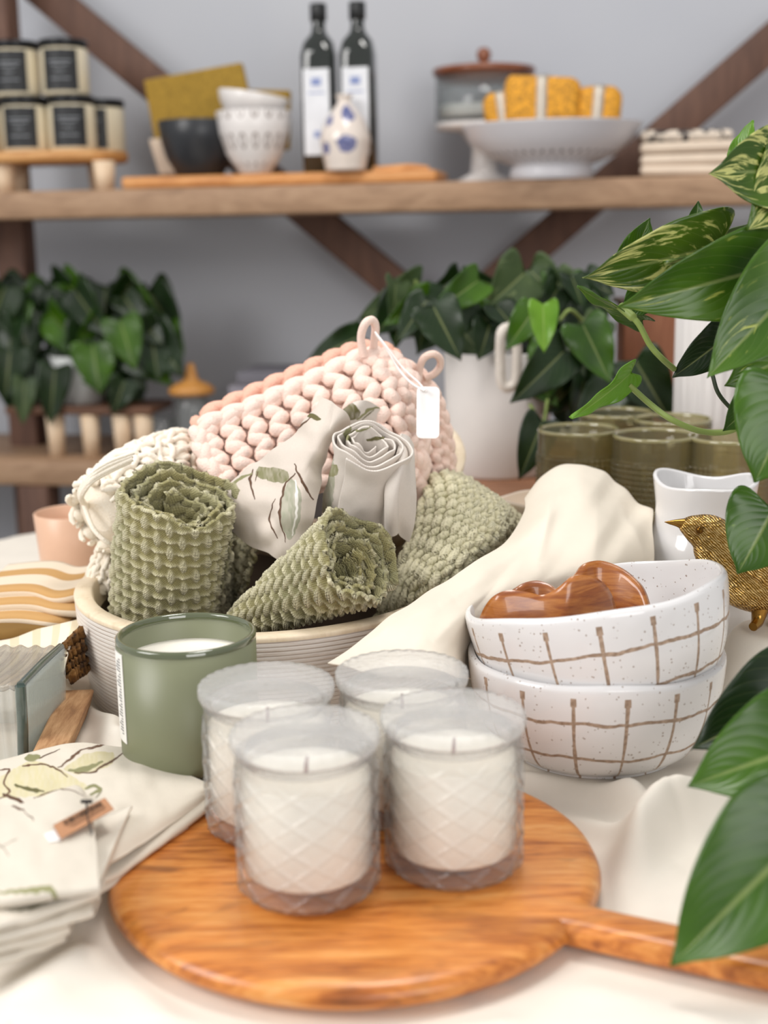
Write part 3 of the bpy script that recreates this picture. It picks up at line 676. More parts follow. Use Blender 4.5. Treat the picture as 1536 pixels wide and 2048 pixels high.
# ---------------------------------------------------------------- cream crocheted cloth
creamrope = ropemat('cream_cotton_yarn', 'ecdfca', 'fbf5ea')
def bobbly(mb, A, B, rA, rB, rows, n, sz, xdir=None, bulge=.25):
    A = Vector(A); B = Vector(B); ax = (B-A); M = np.array(basis(ax.normalized(), xdir or (0, 0, 1)))
    n2 = 40; t = np.linspace(0, 1, 24); core = []
    rad = lambda q: (rA+(rB-rA)*q)*(1+bulge*math.sin(q*PI))
    pts = [A+ax*q for q in t]; mb.tube(pts, [max(.001, rad(q)*.93*(1 if .02 < q < .98 else .5)) for q in t], 24)
    for i in range(rows):
        q = (i+.5)/rows; R = rad(q)
        for j in range(n):
            an = 2*PI*(j+.5*(i % 2))/n; c = np.array(A+ax*q)+M@np.array([R*math.cos(an), R*math.sin(an), 0])
            tl = M@np.array([-math.sin(an), math.cos(an), 0]); up = M@np.array([0, 0, 1.0]); nn = M@np.array([math.cos(an), math.sin(an), 0])
            rt_ = random.uniform(-1.2, 1.2); tl, up = tl*math.cos(rt_)+up*math.sin(rt_), up*math.cos(rt_)-tl*math.sin(rt_)
            mb.ell(c+nn*sz*.12, (sz*.52, sz*.46, sz*.30), np.stack([tl, up, nn], 1), 10, 7)
            for sd in (-1, 1):
                jt = random.uniform(-.35, .35); p = []
                for w in np.linspace(0, 1, 6):
                    a_ = (w-.5)*2.6; p.append(c+tl*(sd*sz*(.42*math.cos(a_)+jt*.3))+up*(sz*.75*math.sin(a_)*(1+jt))+nn*(sz*.38*math.cos(a_*1.1)))
                mb.tube(p, [sz*.12, sz*.19, sz*.22, sz*.22, sz*.19, sz*.12], 7)
m = MB(); bobbly(m, at(198, 1035, 1.10), at(372, 930, 1.19), 66*.00043, 66*.00043, 10, 11, .0135)
bobbly(m, at(205, 1185, 1.12), at(228, 1105, 1.13), 24*.00043, 24*.00043, 5, 7, .010)
for q in range(4):
    o1 = q*7-20; w = random.uniform(-4, 4)
    m.tube(spline([at(268+w-q*3, 905+q*6, 1.085), at(215-q*2, 925+q*7+w, 1.078), at(180, 950+q*6, 1.075), at(158+q*2, 985+w+q*3, 1.085), at(165+q*5, 1010+q*3, 1.11)], 22), .0017+.0004*(q % 3), 7)
m.tube(spline([at(165, 1000, 1.10), at(185, 1055, 1.085), at(215, 1085, 1.08), at(245, 1100, 1.09)], 16), .0022, 7)
o = m.build('rolled_crochet_cloth', creamrope); tag(o, 'cream crocheted dishcloth rolled up at the far left of the wooden bowl', 'cloth')

# ---------------------------------------------------------------- printed cotton: brush strokes on the cloth
OL = np.array(lin('8b8a62')); OD = np.array(lin('65603a')); BRN = np.array(lin('5d4130')); GG = np.array(lin('a9aa95')); YL = np.array(lin('d9cfa6'))
def paint(P, base, strokes, seed=0):
    """strokes: ('l', color, width, pts) brush line; ('f', color, poly) filled leaf"""
    x, y = proj(P.reshape(-1, 3)); x = x+vnoise(x, y, .12, seed)*4; y = y+vnoise(y, x, .12, seed+1)*4
    c = np.tile(base, (len(x), 1)); c = c*(1+.05*vnoise(x, y, .9, 9)[:, None])
    for st in strokes:
        if st[0] == 'l':
            _, col, w, pts = st; pts = spline(pts, 24); d = np.full(len(x), 1e9)
            for i in range(23):
                a, b = pts[i], pts[i+1]; L2 = ((b-a)**2).sum()+1e-9; t = np.clip(((x-a[0])*(b[0]-a[0])+(y-a[1])*(b[1]-a[1]))/L2, 0, 1)
                q = (i+t)/23; ww = w*(.45+.55*np.sin(PI*np.clip(q, .03, .97))); d = np.minimum(d, np.hypot(x-a[0]-t*(b[0]-a[0]), y-a[1]-t*(b[1]-a[1]))/ww)
            k = np.clip((1.15-d)/.3, 0, 1)[:, None]
        else:
            _, col, pts = st; pts = spline(list(pts)+[pts[0]], 48); inside = np.zeros(len(x), bool)
            for i in range(len(pts)-1):
                a, b = pts[i], pts[i+1]; cnd = ((a[1] > y) != (b[1] > y))&(x < (b[0]-a[0])*(y-a[1])/(b[1]-a[1]+1e-12)+a[0]); inside ^= cnd
            k = (inside*np.clip(.85+.5*vnoise(x*1.2, y*.4, .25, 31), .3, 1))[:, None]
        c = c*(1-k)+col*k
    return c
def speck(x): return x
cotton = cloth('printed_cotton', 'ATTR', 2600, bump=.3)
CB = np.array(lin('dcd3ca'))
T = thing('rolled_print_towel', 'off-white tea towel with olive leaf print, rolled like a rosette in the bowl', 'towel', at(720, 1090, 1.08))
A = at(700, 1110, 1.085); B = at(742, 888, 1.02); k = mpp(B)
P, s_ = roll_pts(A, B, 84*k, 84*k, 4.2, .15, -2.2, 900, 200, .82, wav=.05, seed=3, edgew=.0025)
lapn = s_*4.2; P = P+np.array([0, 0, 1])*(.0035*lapn*np.linspace(0, 1, 200)[:, None])[..., None]
P = P+normals(P)*(vnoise(s_*26, np.linspace(0, 1, 200)[:, None]*6+0*s_, 1, 4)*.004+vnoise(s_*90, np.linspace(0, 1, 200)[:, None]*9+0*s_, 1, 6)*.0015)[..., None]
st = [('f', GG, [(628, 905), (648, 895), (668, 920), (668, 985), (655, 1030), (625, 1000), (605, 950)]), ('f', OL*1.05, [(640, 900), (652, 925), (674, 930), (676, 948), (655, 952), (632, 925), (614, 905)]),
      ('l', BRN, 2.2, [(595, 925), (610, 970), (628, 1005), (640, 1030)]), ('l', BRN, 1.4, [(612, 930), (635, 900), (628, 885)]), ('l', OL, 6, [(700, 855), (690, 868), (700, 880)]),
      ('l', OD, 4, [(735, 880), (752, 876), (770, 873)]), ('l', np.array(lin('f1ede6')), 2, [(636, 905), (625, 960), (618, 1010)]), ('l', OL, 2.5, [(700, 862), (720, 858), (745, 852)])]
m = MB(); m.grid(P, col=paint(P, CB, st, 1)); o = m.build('rolled_body', cotton, T, col=True); mod(o, 'SOLIDIFY', thickness=.0016)
# outer flaps
C1 = [[at(642, 790, 1.065), at(668, 800, 1.06), at(690, 822, 1.06), at(700, 845, 1.075)], [at(615, 828, 1.055), at(650, 838, 1.045), at(672, 860, 1.045), at(672, 880, 1.07)],
      [at(575, 880, 1.055), at(615, 895, 1.035), at(640, 905, 1.035), at(645, 940, 1.05)], [at(512, 930, 1.06), at(560, 960, 1.03), at(600, 975, 1.02), at(625, 1010, 1.03)],
      [at(455, 985, 1.065), at(500, 1030, 1.035), at(560, 1040, 1.015), at(610, 1080, 1.02)], [at(450, 1050, 1.07), at(490, 1090, 1.04), at(540, 1110, 1.02), at(590, 1130, 1.02)]]
P = patch(C1, 260, 420); xx, yy = proj(P.reshape(-1, 3)); fold = (6*np.sin((xx*.75+yy*.5)/34)).reshape(P.shape[:2])*.0006
P = P+normals(P)*fold[..., None]+normals(P)*(vnoise(xx, yy, .03, 8).reshape(P.shape[:2])*.006)[..., None]
st = [('l', OD, 5, [(612, 830), (628, 836), (640, 842)]), ('l', BRN, 2.2, [(585, 865), (605, 850), (622, 838)]), ('f', OL*.85, [(520, 935), (575, 942), (572, 966), (515, 955)]),
      ('l', BRN, 2.2, [(508, 940), (502, 965), (512, 1000)]), ('l', BRN, 1.3, [(518, 945), (512, 965)]), ('f', GG, [(585, 955), (600, 985), (598, 1040), (580, 1080), (566, 1050), (566, 1000)]),
      ('l', BRN, 2.2, [(592, 948), (572, 975), (562, 1030), (572, 1085)]), ('l', BRN, 1.8, [(552, 1000), (540, 1040), (555, 1075)]), ('l', np.array(lin('f1ede6')), 2.2, [(592, 960), (594, 1010), (584, 1070)]),
      ('l', BRN, 2.4, [(590, 930), (605, 965), (622, 1000)]), ('l', OL, 3, [(445, 985), (480, 960), (505, 948)])]
m = MB(); m.grid(P, col=paint(P, CB*np.array([.98, .95, .92]), st, 2)); o = m.build('outer_flap', cotton, T, col=True); mod(o, 'SOLIDIFY', thickness=.0016)
P = patch([[at(700, 812, 1.10), at(730, 800, 1.10), at(758, 815, 1.11)], [at(672, 835, 1.08), at(720, 840, 1.10), at(770, 850, 1.115)], [at(665, 880, 1.09), at(720, 885, 1.11), at(780, 900, 1.12)]], 80, 80)
m = MB(); m.grid(P, col=paint(P, CB, [('f', OD, [(672, 812), (700, 806), (718, 822), (708, 838), (680, 836)]), ('l', OL, 3, [(712, 838), (735, 820), (755, 815)]), ('l', OD, 1.6, [(722, 838), (745, 820)])], 3)); o = m.build('back_flap', cotton, T, col=True); mod(o, 'SOLIDIFY', thickness=.0016)
P = patch([[at(800, 868, 1.045), at(815, 875, 1.055), at(824, 890, 1.075)], [at(790, 925, 1.02), at(808, 920, 1.015), at(826, 930, 1.05)], [at(770, 960, 1.02), at(800, 965, 1.005), at(824, 985, 1.04)],
           [at(755, 1010, 1.03), at(790, 1020, 1.01), at(820, 1040, 1.04)], [at(745, 1060, 1.05), at(785, 1065, 1.03), at(815, 1080, 1.05)]], 90, 200)
xx, yy = proj(P.reshape(-1, 3)); P = P+normals(P)*(.003*np.sin(xx/6.0)*np.clip((yy-930)/60, 0, 1)).reshape(P.shape[:2])[..., None]
m = MB(); m.grid(P, col=paint(P, CB, [], 4)); o = m.build('side_flap', cotton, T, col=True); mod(o, 'SOLIDIFY', thickness=.0016)
# ================================================================ loose cloth and small things on the table
linen = cloth('cream_linen', 'e9dfcf', 3200, bump=.30, coord='UV', var=.03)
# ---- cream throw hanging from its peak into the middle of the table
C = [[at(1075, 1010, 1.16), at(1105, 972, 1.19), at(1145, 958, 1.20), at(1215, 985, 1.20), at(1290, 1040, 1.16)],
     [at(1056, 1000, 1.12), at(1090, 956, 1.14), at(1142, 932, 1.15), at(1220, 962, 1.15), at(1306, 1018, 1.11)],
     [at(1050, 1030, 1.08), at(1105, 998, 1.09), at(1162, 990, 1.08), at(1235, 1012, 1.09), at(1303, 1056, 1.08)],
     [at(1005, 1082, 1.04), at(1080, 1060, 1.04), at(1160, 1060, 1.035), at(1235, 1070, 1.05), at(1300, 1100, 1.06)],
     [at(940, 1135, 1.00), at(1030, 1125, .995), at(1120, 1130, .995), at(1210, 1140, 1.01), at(1295, 1160, 1.04)],
     [at(868, 1185, .965), at(920, 1190, .95), at(980, 1200, .95), at(1080, 1215, .985), at(1290, 1230, 1.03)],
     [at(800, 1232, .935), at(862, 1240, .915), at(930, 1240, .92), at(1020, 1265, .97), at(1285, 1290, 1.02)],
     [at(730, 1275, .905), at(800, 1285, .885), at(888, 1285, .89), at(985, 1310, .96), at(1280, 1340, 1.01)],
     [at(655, 1322, .880), at(760, 1345, .860), at(880, 1350, .86), at(960, 1360, .93), at(1275, 1380, 1.0)]]
P = patch(C, 220, 260); xx, yy = proj(P.reshape(-1, 3)); sh_ = P.shape[:2]
P = P+normals(P)*((vnoise(xx*.8+yy*.55, yy*.7-xx*.35, .012, 21)*.010+vnoise(xx*.8+yy*.55, yy*.3-xx*.15, .035, 22)*.004)).reshape(sh_)[..., None]
def crease(x0, y0, x1, y1, h, w):
    L2 = (x1-x0)**2+(y1-y0)**2; t = np.clip(((xx-x0)*(x1-x0)+(yy-y0)*(y1-y0))/L2, 0, 1); d = np.hypot(xx-x0-t*(x1-x0), yy-y0-t*(y1-y0))/w; return (h*np.exp(-d**1.6)*np.sin(PI*np.clip(t, .02, .98))**.5).reshape(sh_)
cr = crease(1110, 960, 1075, 1120, .006, 16)+crease(1150, 990, 900, 1200, .008, 20)+crease(1190, 1000, 1180, 1150, .004, 22)+crease(880, 1215, 700, 1300, .005, 14)+crease(1000, 1150, 860, 1290, .004, 16)+crease(1240, 1010, 1280, 1130, .004, 16)
P = P+np.array([0, -1, .3])*cr[..., None]; P[..., 2] = np.maximum(P[..., 2], .004)
m = MB(); m.grid(P); o = m.build('linen_throw', linen); mod(o, 'SOLIDIFY', thickness=.0015); tag(o, 'cream linen cloth draped over a peak between the waffle towels and the gridded bowls', 'cloth')
# ---- stacked tea towels, bottom left
BASE = np.array(lin('e3dacb'))
def towel_sheet(mb, ctrl, nu, nv, strokes, amp=.0012, seed=0, base=BASE, lip=.004):
    P = patch(ctrl, nu, nv); xx, yy = proj(P.reshape(-1, 3)); P[..., 2] += (vnoise(xx, yy, .012, seed)*amp*2+vnoise(xx, yy, .035, seed+1)*amp).reshape(P.shape[:2])
    mb.grid(P, col=paint(P, base, strokes, seed) if strokes is not None else np.tile(base, (nu*nv, 1)))
def o3(x, y, z): return on(x, y, z)
T = thing('leaf_print_towel', 'cream tea towel printed with leaves, folded in a wide triangle beside the green candle', 'towel', o3(200, 1650, .02))
st = [('f', YL, [(0, 1560), (60, 1530), (110, 1540), (170, 1575), (160, 1590), (60, 1600), (0, 1598)]), ('l', BRN*1.3, 2.2, [(0, 1548), (20, 1545), (8, 1570), (20, 1590), (0, 1602)]), ('l', BRN*1.2, 1.8, [(45, 1538), (90, 1536), (120, 1548), (135, 1560)]),
      ('l', OD, 4, [(32, 1577), (60, 1584), (88, 1590)]), ('f', YL*.95, [(125, 1545), (170, 1515), (225, 1512), (215, 1540), (160, 1555)]), ('l', OL, 5, [(140, 1548), (170, 1545), (205, 1530)]), ('l', BRN, 2.2, [(150, 1552), (185, 1550), (220, 1530), (255, 1504)]),
      ('l', BRN*1.2, 2.2, [(118, 1542), (140, 1525), (160, 1508), (195, 1497)]), ('l', BRN*1.2, 2, [(175, 1506), (195, 1500), (210, 1495)]), ('l', OL, 8, [(55, 1523), (66, 1522), (78, 1520)]), ('l', BRN, 1.5, [(80, 1522), (100, 1514), (120, 1505)]),
      ('l', BRN, 4, [(8, 1596), (30, 1602), (48, 1612)]), ('l', OL, 4, [(172, 1584), (188, 1578), (200, 1586), (180, 1596)]), ('l', OD, 1.4, [(192, 1602), (205, 1588)]), ('l', BRN, 1.6, [(70, 1603), (110, 1588), (145, 1588), (165, 1602)]), ('l', BRN, 2.0, [(190, 1696), (215, 1682), (230, 1672)])]
zt = .034
m = MB(); towel_sheet(m, [[o3(-60, 1545, zt), o3(40, 1517, zt), o3(140, 1494, zt), o3(255, 1500, zt-.002), o3(262, 1503, zt-.004)], [o3(-60, 1580, zt+.002), o3(60, 1560, zt+.004), o3(180, 1540, zt+.006), o3(300, 1538, zt), o3(345, 1540, zt-.004)],
     [o3(-60, 1650, zt+.002), o3(60, 1640, zt+.005), o3(180, 1600, zt+.009), o3(310, 1572, zt+.003), o3(416, 1578, zt-.004)], [o3(-60, 1760, zt), o3(70, 1740, zt+.004), o3(180, 1690, zt+.009), o3(300, 1640, zt+.001), o3(418, 1584, zt-.005)],
     [o3(-60, 1800, zt-.004), o3(90, 1780, zt-.004), o3(200, 1742, zt-.001), o3(310, 1668, zt-.005), o3(419, 1592, zt-.008)]], 420, 330, st, seed=40)
o = m.build('top_fold', cotton, T, col=True); mod(o, 'SOLIDIFY', thickness=.0022, offset=-1)
for q, (dz, pts) in enumerate([(.009, [(-60, 1820), (90, 1798), (200, 1757), (305, 1688), (418, 1608)]), (.0145, [(-60, 1850), (90, 1830), (198, 1775), (300, 1700), (372, 1652)])]):
    z = zt-dz; up = [(-60, 1700), (60, 1690), (150, 1640), (250, 1590), (360, 1560)]
    fr = [o3(x, y, z) for x, y in pts]; bk = [o3(x, y, z+.002) for x, y in up]; md_ = [(a*.35+b*.65)+Vector((0, 0, .002)) for a, b in zip(bk, fr)]
    lip = [p+Vector((0, .0022, -.0028)) for p in fr]; lip2 = [p+Vector((0, .02, -.0032)) for p in fr]
    m = MB(); towel_sheet(m, [bk, md_, fr, lip, lip2], 200, 80, None, .001, 50+q); o = m.build('under_fold', cotton, T, col=True); mod(o, 'SOLIDIFY', thickness=.0018)
T = thing('leaf_print_towel', 'cream tea towel with a brown barcode label, front towel at the lower left corner', 'towel', o3(80, 1750, .03))
z2 = .052
st = [('l', BRN*1.1, 2.4, [(16, 1610), (35, 1622), (48, 1626)]), ('l', BRN*1.1, 1.2, [(48, 1628), (62, 1640), (70, 1648)]), ('l', BRN*1.2, 1.3, [(60, 1606), (95, 1588), (135, 1586), (162, 1598)]),
      ('l', np.array(lin('a09484')), 1.6, [(-10, 1690), (10, 1705), (20, 1718)]), ('l', np.array(lin('a09484')), 1.2, [(0, 1702), (20, 1692), (36, 1684)]), ('l', OL*1.2, 5, [(0, 1792), (50, 1788), (95, 1782), (115, 1790)])]
m = MB(); towel_sheet(m, [[o3(-80, 1625, z2-.004), o3(30, 1618, z2-.002), o3(110, 1590, z2+.001), o3(150, 1575, z2), o3(168, 1590, z2-.003)], [o3(-80, 1660, z2), o3(30, 1650, z2+.002), o3(110, 1625, z2+.003), o3(160, 1620, z2+.001), o3(182, 1640, z2-.002)],
     [o3(-80, 1730, z2+.001), o3(30, 1720, z2+.003), o3(110, 1700, z2+.003), o3(165, 1695, z2+.001), o3(191, 1700, z2-.001)], [o3(-80, 1795, z2), o3(30, 1790, z2+.001), o3(110, 1778, z2+.001), o3(165, 1770, z2), o3(197, 1768, z2-.001)],
     [o3(-80, 1815, z2-.004), o3(30, 1808, z2-.004), o3(115, 1792, z2-.004), o3(168, 1780, z2-.003), o3(198, 1776, z2-.004)]], 300, 260, st, .0009, 60)
o = m.build('top_fold', cotton, T, col=True); mod(o, 'SOLIDIFY', thickness=.0022, offset=-1)
for q, (dz, pts) in enumerate([(.009, [(-80, 1862), (20, 1843), (100, 1815), (160, 1797), (196, 1782)]), (.015, [(-80, 1880), (20, 1865), (90, 1845), (150, 1828), (185, 1815)]), (.022, [(-80, 1905), (20, 1885), (70, 1872), (110, 1862), (137, 1850)]), (.029, [(-80, 1935), (20, 1910), (70, 1895), (105, 1880), (128, 1868)])]):
    z = z2-dz; fr = [o3(x, y, z) for x, y in pts]; bk = [p+Vector((0, .10, .001)) for p in fr]; md_ = [(a*.3+b*.7)+Vector((0, 0, .0015)) for a, b in zip(bk, fr)]
    lip = [p+Vector((0, .0022, -.003)) for p in fr]; lip2 = [p+Vector((0, .02, -.0034)) for p in fr]
    c2 = [('l', OL*1.1, 5, [(0, 1808), (60, 1800), (95, 1792), (120, 1795)]), ('l', OD, 3, [(0, 1822), (35, 1825), (80, 1815), (115, 1800)])] if q == 0 else []
    m = MB(); towel_sheet(m, [bk, md_, fr, lip, lip2], 160, 70, c2, .0012, 70+q); o = m.build('under_fold', cotton, T, col=True); mod(o, 'SOLIDIFY', thickness=.0018)
# ---- barcode label on the towel
kraft = plain('kraft_paper', 'b5835f', .8, var=.05, bump=.05); blk = plain('black_plastic', '171413', .4, bump=0); inkb = plain('dark_brown_ink', '46301f', .8, bump=0)
zt2 = z2+.008; q4 = [on(*p, zt2) for p in ((106, 1650), (210, 1595), (228, 1618), (122, 1677))]
T = thing('barcode_tag', 'brown kraft barcode tag pinned to the front tea towel', 'tag', (q4[0]+q4[2])/2)
def flat(mb, q, th=.0004):
    V = [list(p) for p in q]+[list(p-Vector((0, 0, th))) for p in q]; mb.add(V, [[0, 3, 2, 1], [4, 5, 6, 7], [0, 1, 5, 4], [1, 2, 6, 5], [2, 3, 7, 6], [3, 0, 4, 7]]); return mb
flat(MB(), q4).build('card', kraft, T, smooth=False)
def qp(u, v, dz=.0003):
    p = (q4[0]*(1-u)+q4[1]*u)*(1-v)+(q4[3]*(1-u)+q4[2]*u)*v; return p+Vector((0, 0, dz))
m = MB(); u = .16; random.seed(3)
while u < .88:
    w = random.choice((.006, .010, .016)); flat(m, [qp(u, .10), qp(u+w, .10), qp(u+w, .45), qp(u, .45)], .0002); u += w+random.choice((.007, .012, .018))
m.build('barcode', inkb, T, smooth=False)
m = MB(); u = .2
for v0, a0, a1 in ((.56, .2, .55), (.56, .6, .9), (.68, .25, .5), (.68, .56, .85)):
    u = a0
    while u < a1: w = random.uniform(.01, .03); flat(m, [qp(u, v0), qp(u+w, v0), qp(u+w, v0+.03), qp(u, v0+.03)], .0002); u += w+.008
m.build('fine_print', inkb, T, smooth=False)
wq = [on(*p, zt2-.002) for p in ((88, 1668), (112, 1658), (122, 1680), (98, 1684))]; flat(MB(), wq).build('backing_paper', papm, T, smooth=False)
m = MB(); m.tube([on(162, 1603, zt2+.004), on(184, 1603, zt2+.004)], .0011, 8); m.tube([on(173, 1603, zt2+.004), on(174, 1620, zt2+.002), on(176, 1640, zt2+.001), on(184, 1668, zt2-.004)], [.0007, .0004, .0004, .0006], 6); m.build('fastener', blk, T)
# ---- striped napkins, left of the bowl
g = G('ochre_striped_linen'); v = g.co(); u_, v_, w_ = g.sep(g.co('UV'))
s1 = g.math('FRACT', g.math('MULTIPLY', v_, 2.1)); k = g.math('MULTIPLY', g.math('GREATER_THAN', s1, .50), g.math('LESS_THAN', s1, .92))
g.set(col=g.mix(k, 'e3d3bd', 'c39a66'), rough=.9, spec=.1); g.bump(g.noise(v, 700, 2), .4, .0005); strm = g.m
def napkin(name, label, rows, group=None, mt=None):
    T = thing(name, label, 'napkin', rows[0][0], group)
    for q, ctrl in enumerate(rows):
        f = patch([ctrl, ctrl], 90, 2)[0]; n = 40; pr = []
        # one fold seen at its rounded edge: over the top, round the front, back underneath
        for t in np.linspace(0, 1, n):
            if t < .42: dy, dz = .09*(1-t/.42), .0
            elif t < .58: a_ = (t-.42)/.16*PI; dy, dz = -.0035*math.sin(a_), -.0075*(1-math.cos(a_))/2*1
            else: dy, dz = .09*(t-.58)/.42, -.0075
            pr.append((dy, dz))
        P = f[None]+np.array([[0, a, b] for a, b in pr])[:, None]
        P[..., 2] += .0011*np.sin(P[..., 0]*55+q*1.3+np.linspace(0, .6, n)[:, None]); uv = np.stack([np.tile(np.linspace(0, 1, 90), (n, 1)), np.tile((np.linspace(0, 1, n)*1.9+.12*q)[:, None], (1, 90))], -1)
        m = MB(); m.grid(P, uv); o = m.build('folded_layer', mt or strm, T); mod(o, 'SOLIDIFY', thickness=.0012)
napkin('striped_napkin', 'folded napkin with ochre stripes, top of the pile left of the wooden bowl', [[at(-40, 1182, 1.10), at(60, 1178, 1.10), at(110, 1188, 1.09), at(160, 1178, 1.09)]], 'ochre striped napkins')
napkin('striped_napkin', 'folded napkin with ochre stripes, second in the pile left of the wooden bowl', [[at(-40, 1208, 1.085), at(60, 1203, 1.085), at(110, 1210, 1.08), at(162, 1212, 1.08)]], 'ochre striped napkins')
napkin('striped_napkin', 'plain-edged folded napkin under the two striped ones', [[at(-40, 1236, 1.07), at(40, 1232, 1.07), at(100, 1236, 1.07), at(140, 1240, 1.08)]], 'ochre striped napkins')
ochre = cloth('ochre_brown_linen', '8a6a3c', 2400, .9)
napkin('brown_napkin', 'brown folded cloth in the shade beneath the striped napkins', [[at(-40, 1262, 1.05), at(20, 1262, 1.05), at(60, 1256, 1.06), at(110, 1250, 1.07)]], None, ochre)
# striped cloth sloping to the glass box
P = patch([[at(-40, 1282, 1.06), at(70, 1262, 1.06), at(165, 1240, 1.06)], [at(-40, 1310, 1.02), at(70, 1292, 1.02), at(158, 1262, 1.03)], [at(-40, 1350, .99), at(70, 1330, .99), at(140, 1300, 1.0)], [at(-40, 1385, .975), at(70, 1365, .97), at(128, 1345, .98)]], 60, 80)
m = MB(); U, V = np.meshgrid(np.linspace(0, 1, 60), np.linspace(0, 1, 80)); m.grid(P, np.stack([U, U*1.6+.1], -1))
g = G('pale_striped_linen'); u_, v_, w_ = g.sep(g.co('UV')); s1 = g.math('FRACT', g.math('MULTIPLY', v_, 3.0)); g.set(col=g.mix(g.math('GREATER_THAN', s1, .6), 'ece0cc', 'ddceb0'), rough=.9); g.bump(g.noise(g.co(), 700, 2), .4, .0005)
o = m.build('striped_cloth', g.m); mod(o, 'SOLIDIFY', thickness=.0015); tag(o, 'pale striped cloth sloping down behind the ribbed glass box', 'cloth')
# brown woven edge against the bowl
g = G('brown_jute'); v = g.co(); g.set(col=g.ramp(g.noise(v, 140, 4), [(.35, '3d2816'), (.55, '7d5526'), (.75, 'b58a55')]), rough=.9); g.bump(g.noise(v, 260, 3), .8, .002)
T = thing('woven_mat', 'ruffled brown woven mat edges tucked against the left side of the wooden bowl', 'mat', at(140, 1350, 1.0))
for q, (a, b, c_) in enumerate([((108, 1310), (130, 1285), (160, 1255)), ((118, 1322), (140, 1300), (164, 1282)), ((128, 1335), (146, 1320), (166, 1308)), ((138, 1346), (152, 1335), (168, 1326))]):
    f = spline([at(*a, .99+.0*q), at(*b, 1.0), at(*c_, 1.01)], 60); L = np.linspace(0, 1, 60)
    P = np.stack([f+np.array([0, .05*t, -.010*(1 if t > 0 else 0)])+np.array([.0018, -.002, .002])*np.sin(L*34+q)[:, None]*(1-t) for t in (0, .15, .4, 1)])
    m = MB(); m.grid(P); o = m.build('woven_edge', g.m, T); mod(o, 'SOLIDIFY', thickness=.004, offset=0)
# ---- ribbed glass box
N0 = on(45, 1530, .012); R0_ = on(116, 1452, .012); ex = (R0_-N0); ex.z = 0; LX = ex.length; ex.normalize(); ey = Vector((-ex.y, ex.x, 0)); flats.append((N0.x-.04, N0.y+.04, .07, .010, .03))
HG = .062; g = clearglass('ribbed_box_glass', (.93, .95, .94), .06, 1.5, .16, (.85, .86, .86), 0, 200, (.62, .68, .66))
T = thing('ribbed_glass_box', 'clear ribbed glass box with a dark sloping rim beside the wood stick', 'box', N0)
def gp(a, b, c): return N0+ex*a+ey*b+Vector((0, 0, c))
def wall(mb, a0, b0, a1, b1, n, fl=.004):
    nu = n*8; P = []
    dirx = Vector(((a1-a0), (b1-b0), 0)); 
    for z in np.linspace(0, HG, 16):
        row = []
        for t in np.linspace(0, 1, nu+1):
            rb = .0009*math.sin(t*n*2*PI); k = fl*(z/HG); a = a0+(a1-a0)*t; b = b0+(b1-b0)*t
            if abs(a1-a0) > abs(b1-b0): row.append(gp(a, b-(k+rb), z))
            else: row.append(gp(a-(k+rb)*(1 if a < .01 else -1), b, z))
        P.append(row)
    mb.grid(np.array([[list(p) for p in r] for r in P])); return mb
W2 = .16; XL = 1.05*LX
o = wall(MB(), 0, 0, XL, 0, 22).build('ribbed_wall', g, T); mod(o, 'SOLIDIFY', thickness=.005, offset=1)
o = wall(MB(), XL, 0, XL, W2, 20).build('ribbed_wall', g, T)
o = wall(MB(), 0, 0, 0, W2, 20).build('ribbed_wall', g, T)
gtop = clearglass('ribbed_top_glass', (.86, .84, .81), .10, 1.5, .16, (.62, .58, .54), 0, 200, (.5, .48, .46)); P = []
for b in np.linspace(-.004, W2, 160): P.append([list(gp(a, b, HG+.0012*math.sin(b*520+2*math.sin(a*40)))) for a in np.linspace(-.004, XL+.004, 50)])
m = MB(); m.grid(np.array(P)); o = m.build('ribbed_top', gtop, T); mod(o, 'SOLIDIFY', thickness=.004, offset=-1)
ged = plain('thick_green_glass_edge', '46534d', .12, var=.25, sc=60, bump=.3, bsc=300, coat=.8)
m = MB(); m.tube([gp(-.001, -.001, 0), gp(-.004, -.004, HG*.5), gp(-.005, -.005, HG)], .0040, 10); m.build('corner_edge', ged, T)
m = MB(); m.tube([gp(XL+.003, -.004, HG), gp(XL*.5, -.004, HG+.0008), gp(-.004, -.005, HG)], .0032, 10); m.build('rim_edge', ged, T)
# ---- wood stick
stickm = wood('raw_wood_stick', ['80593a', 'a1764f', 'b98f66', 'c9a37c'], (30, 4, 30), 5, .8, (0, 0, -.5), .6, .4)
a = on(100, 1512, .022); b = on(146, 1412, .024); dd = (b-a); L = dd.length; R = np.array(basis(dd.normalized(), (0, 0, 1))); m = MB()
V, F = rbox(np.array([.010, .0135, L/2+.012]), .0022, 3); V = np.array(V); V[:, 0] *= 1+.15*np.sin(V[:, 2]*60); V[:, 1] *= 1+.12*np.sin(V[:, 2]*45+1); V[:, 1] += V[:, 0]*.3
m.add(V@R.T+np.array((a+b)/2), F); o = m.build('wood_stick', stickm); tag(o, 'short rough brown wood stick lying beside the ribbed glass box', 'wood stick')
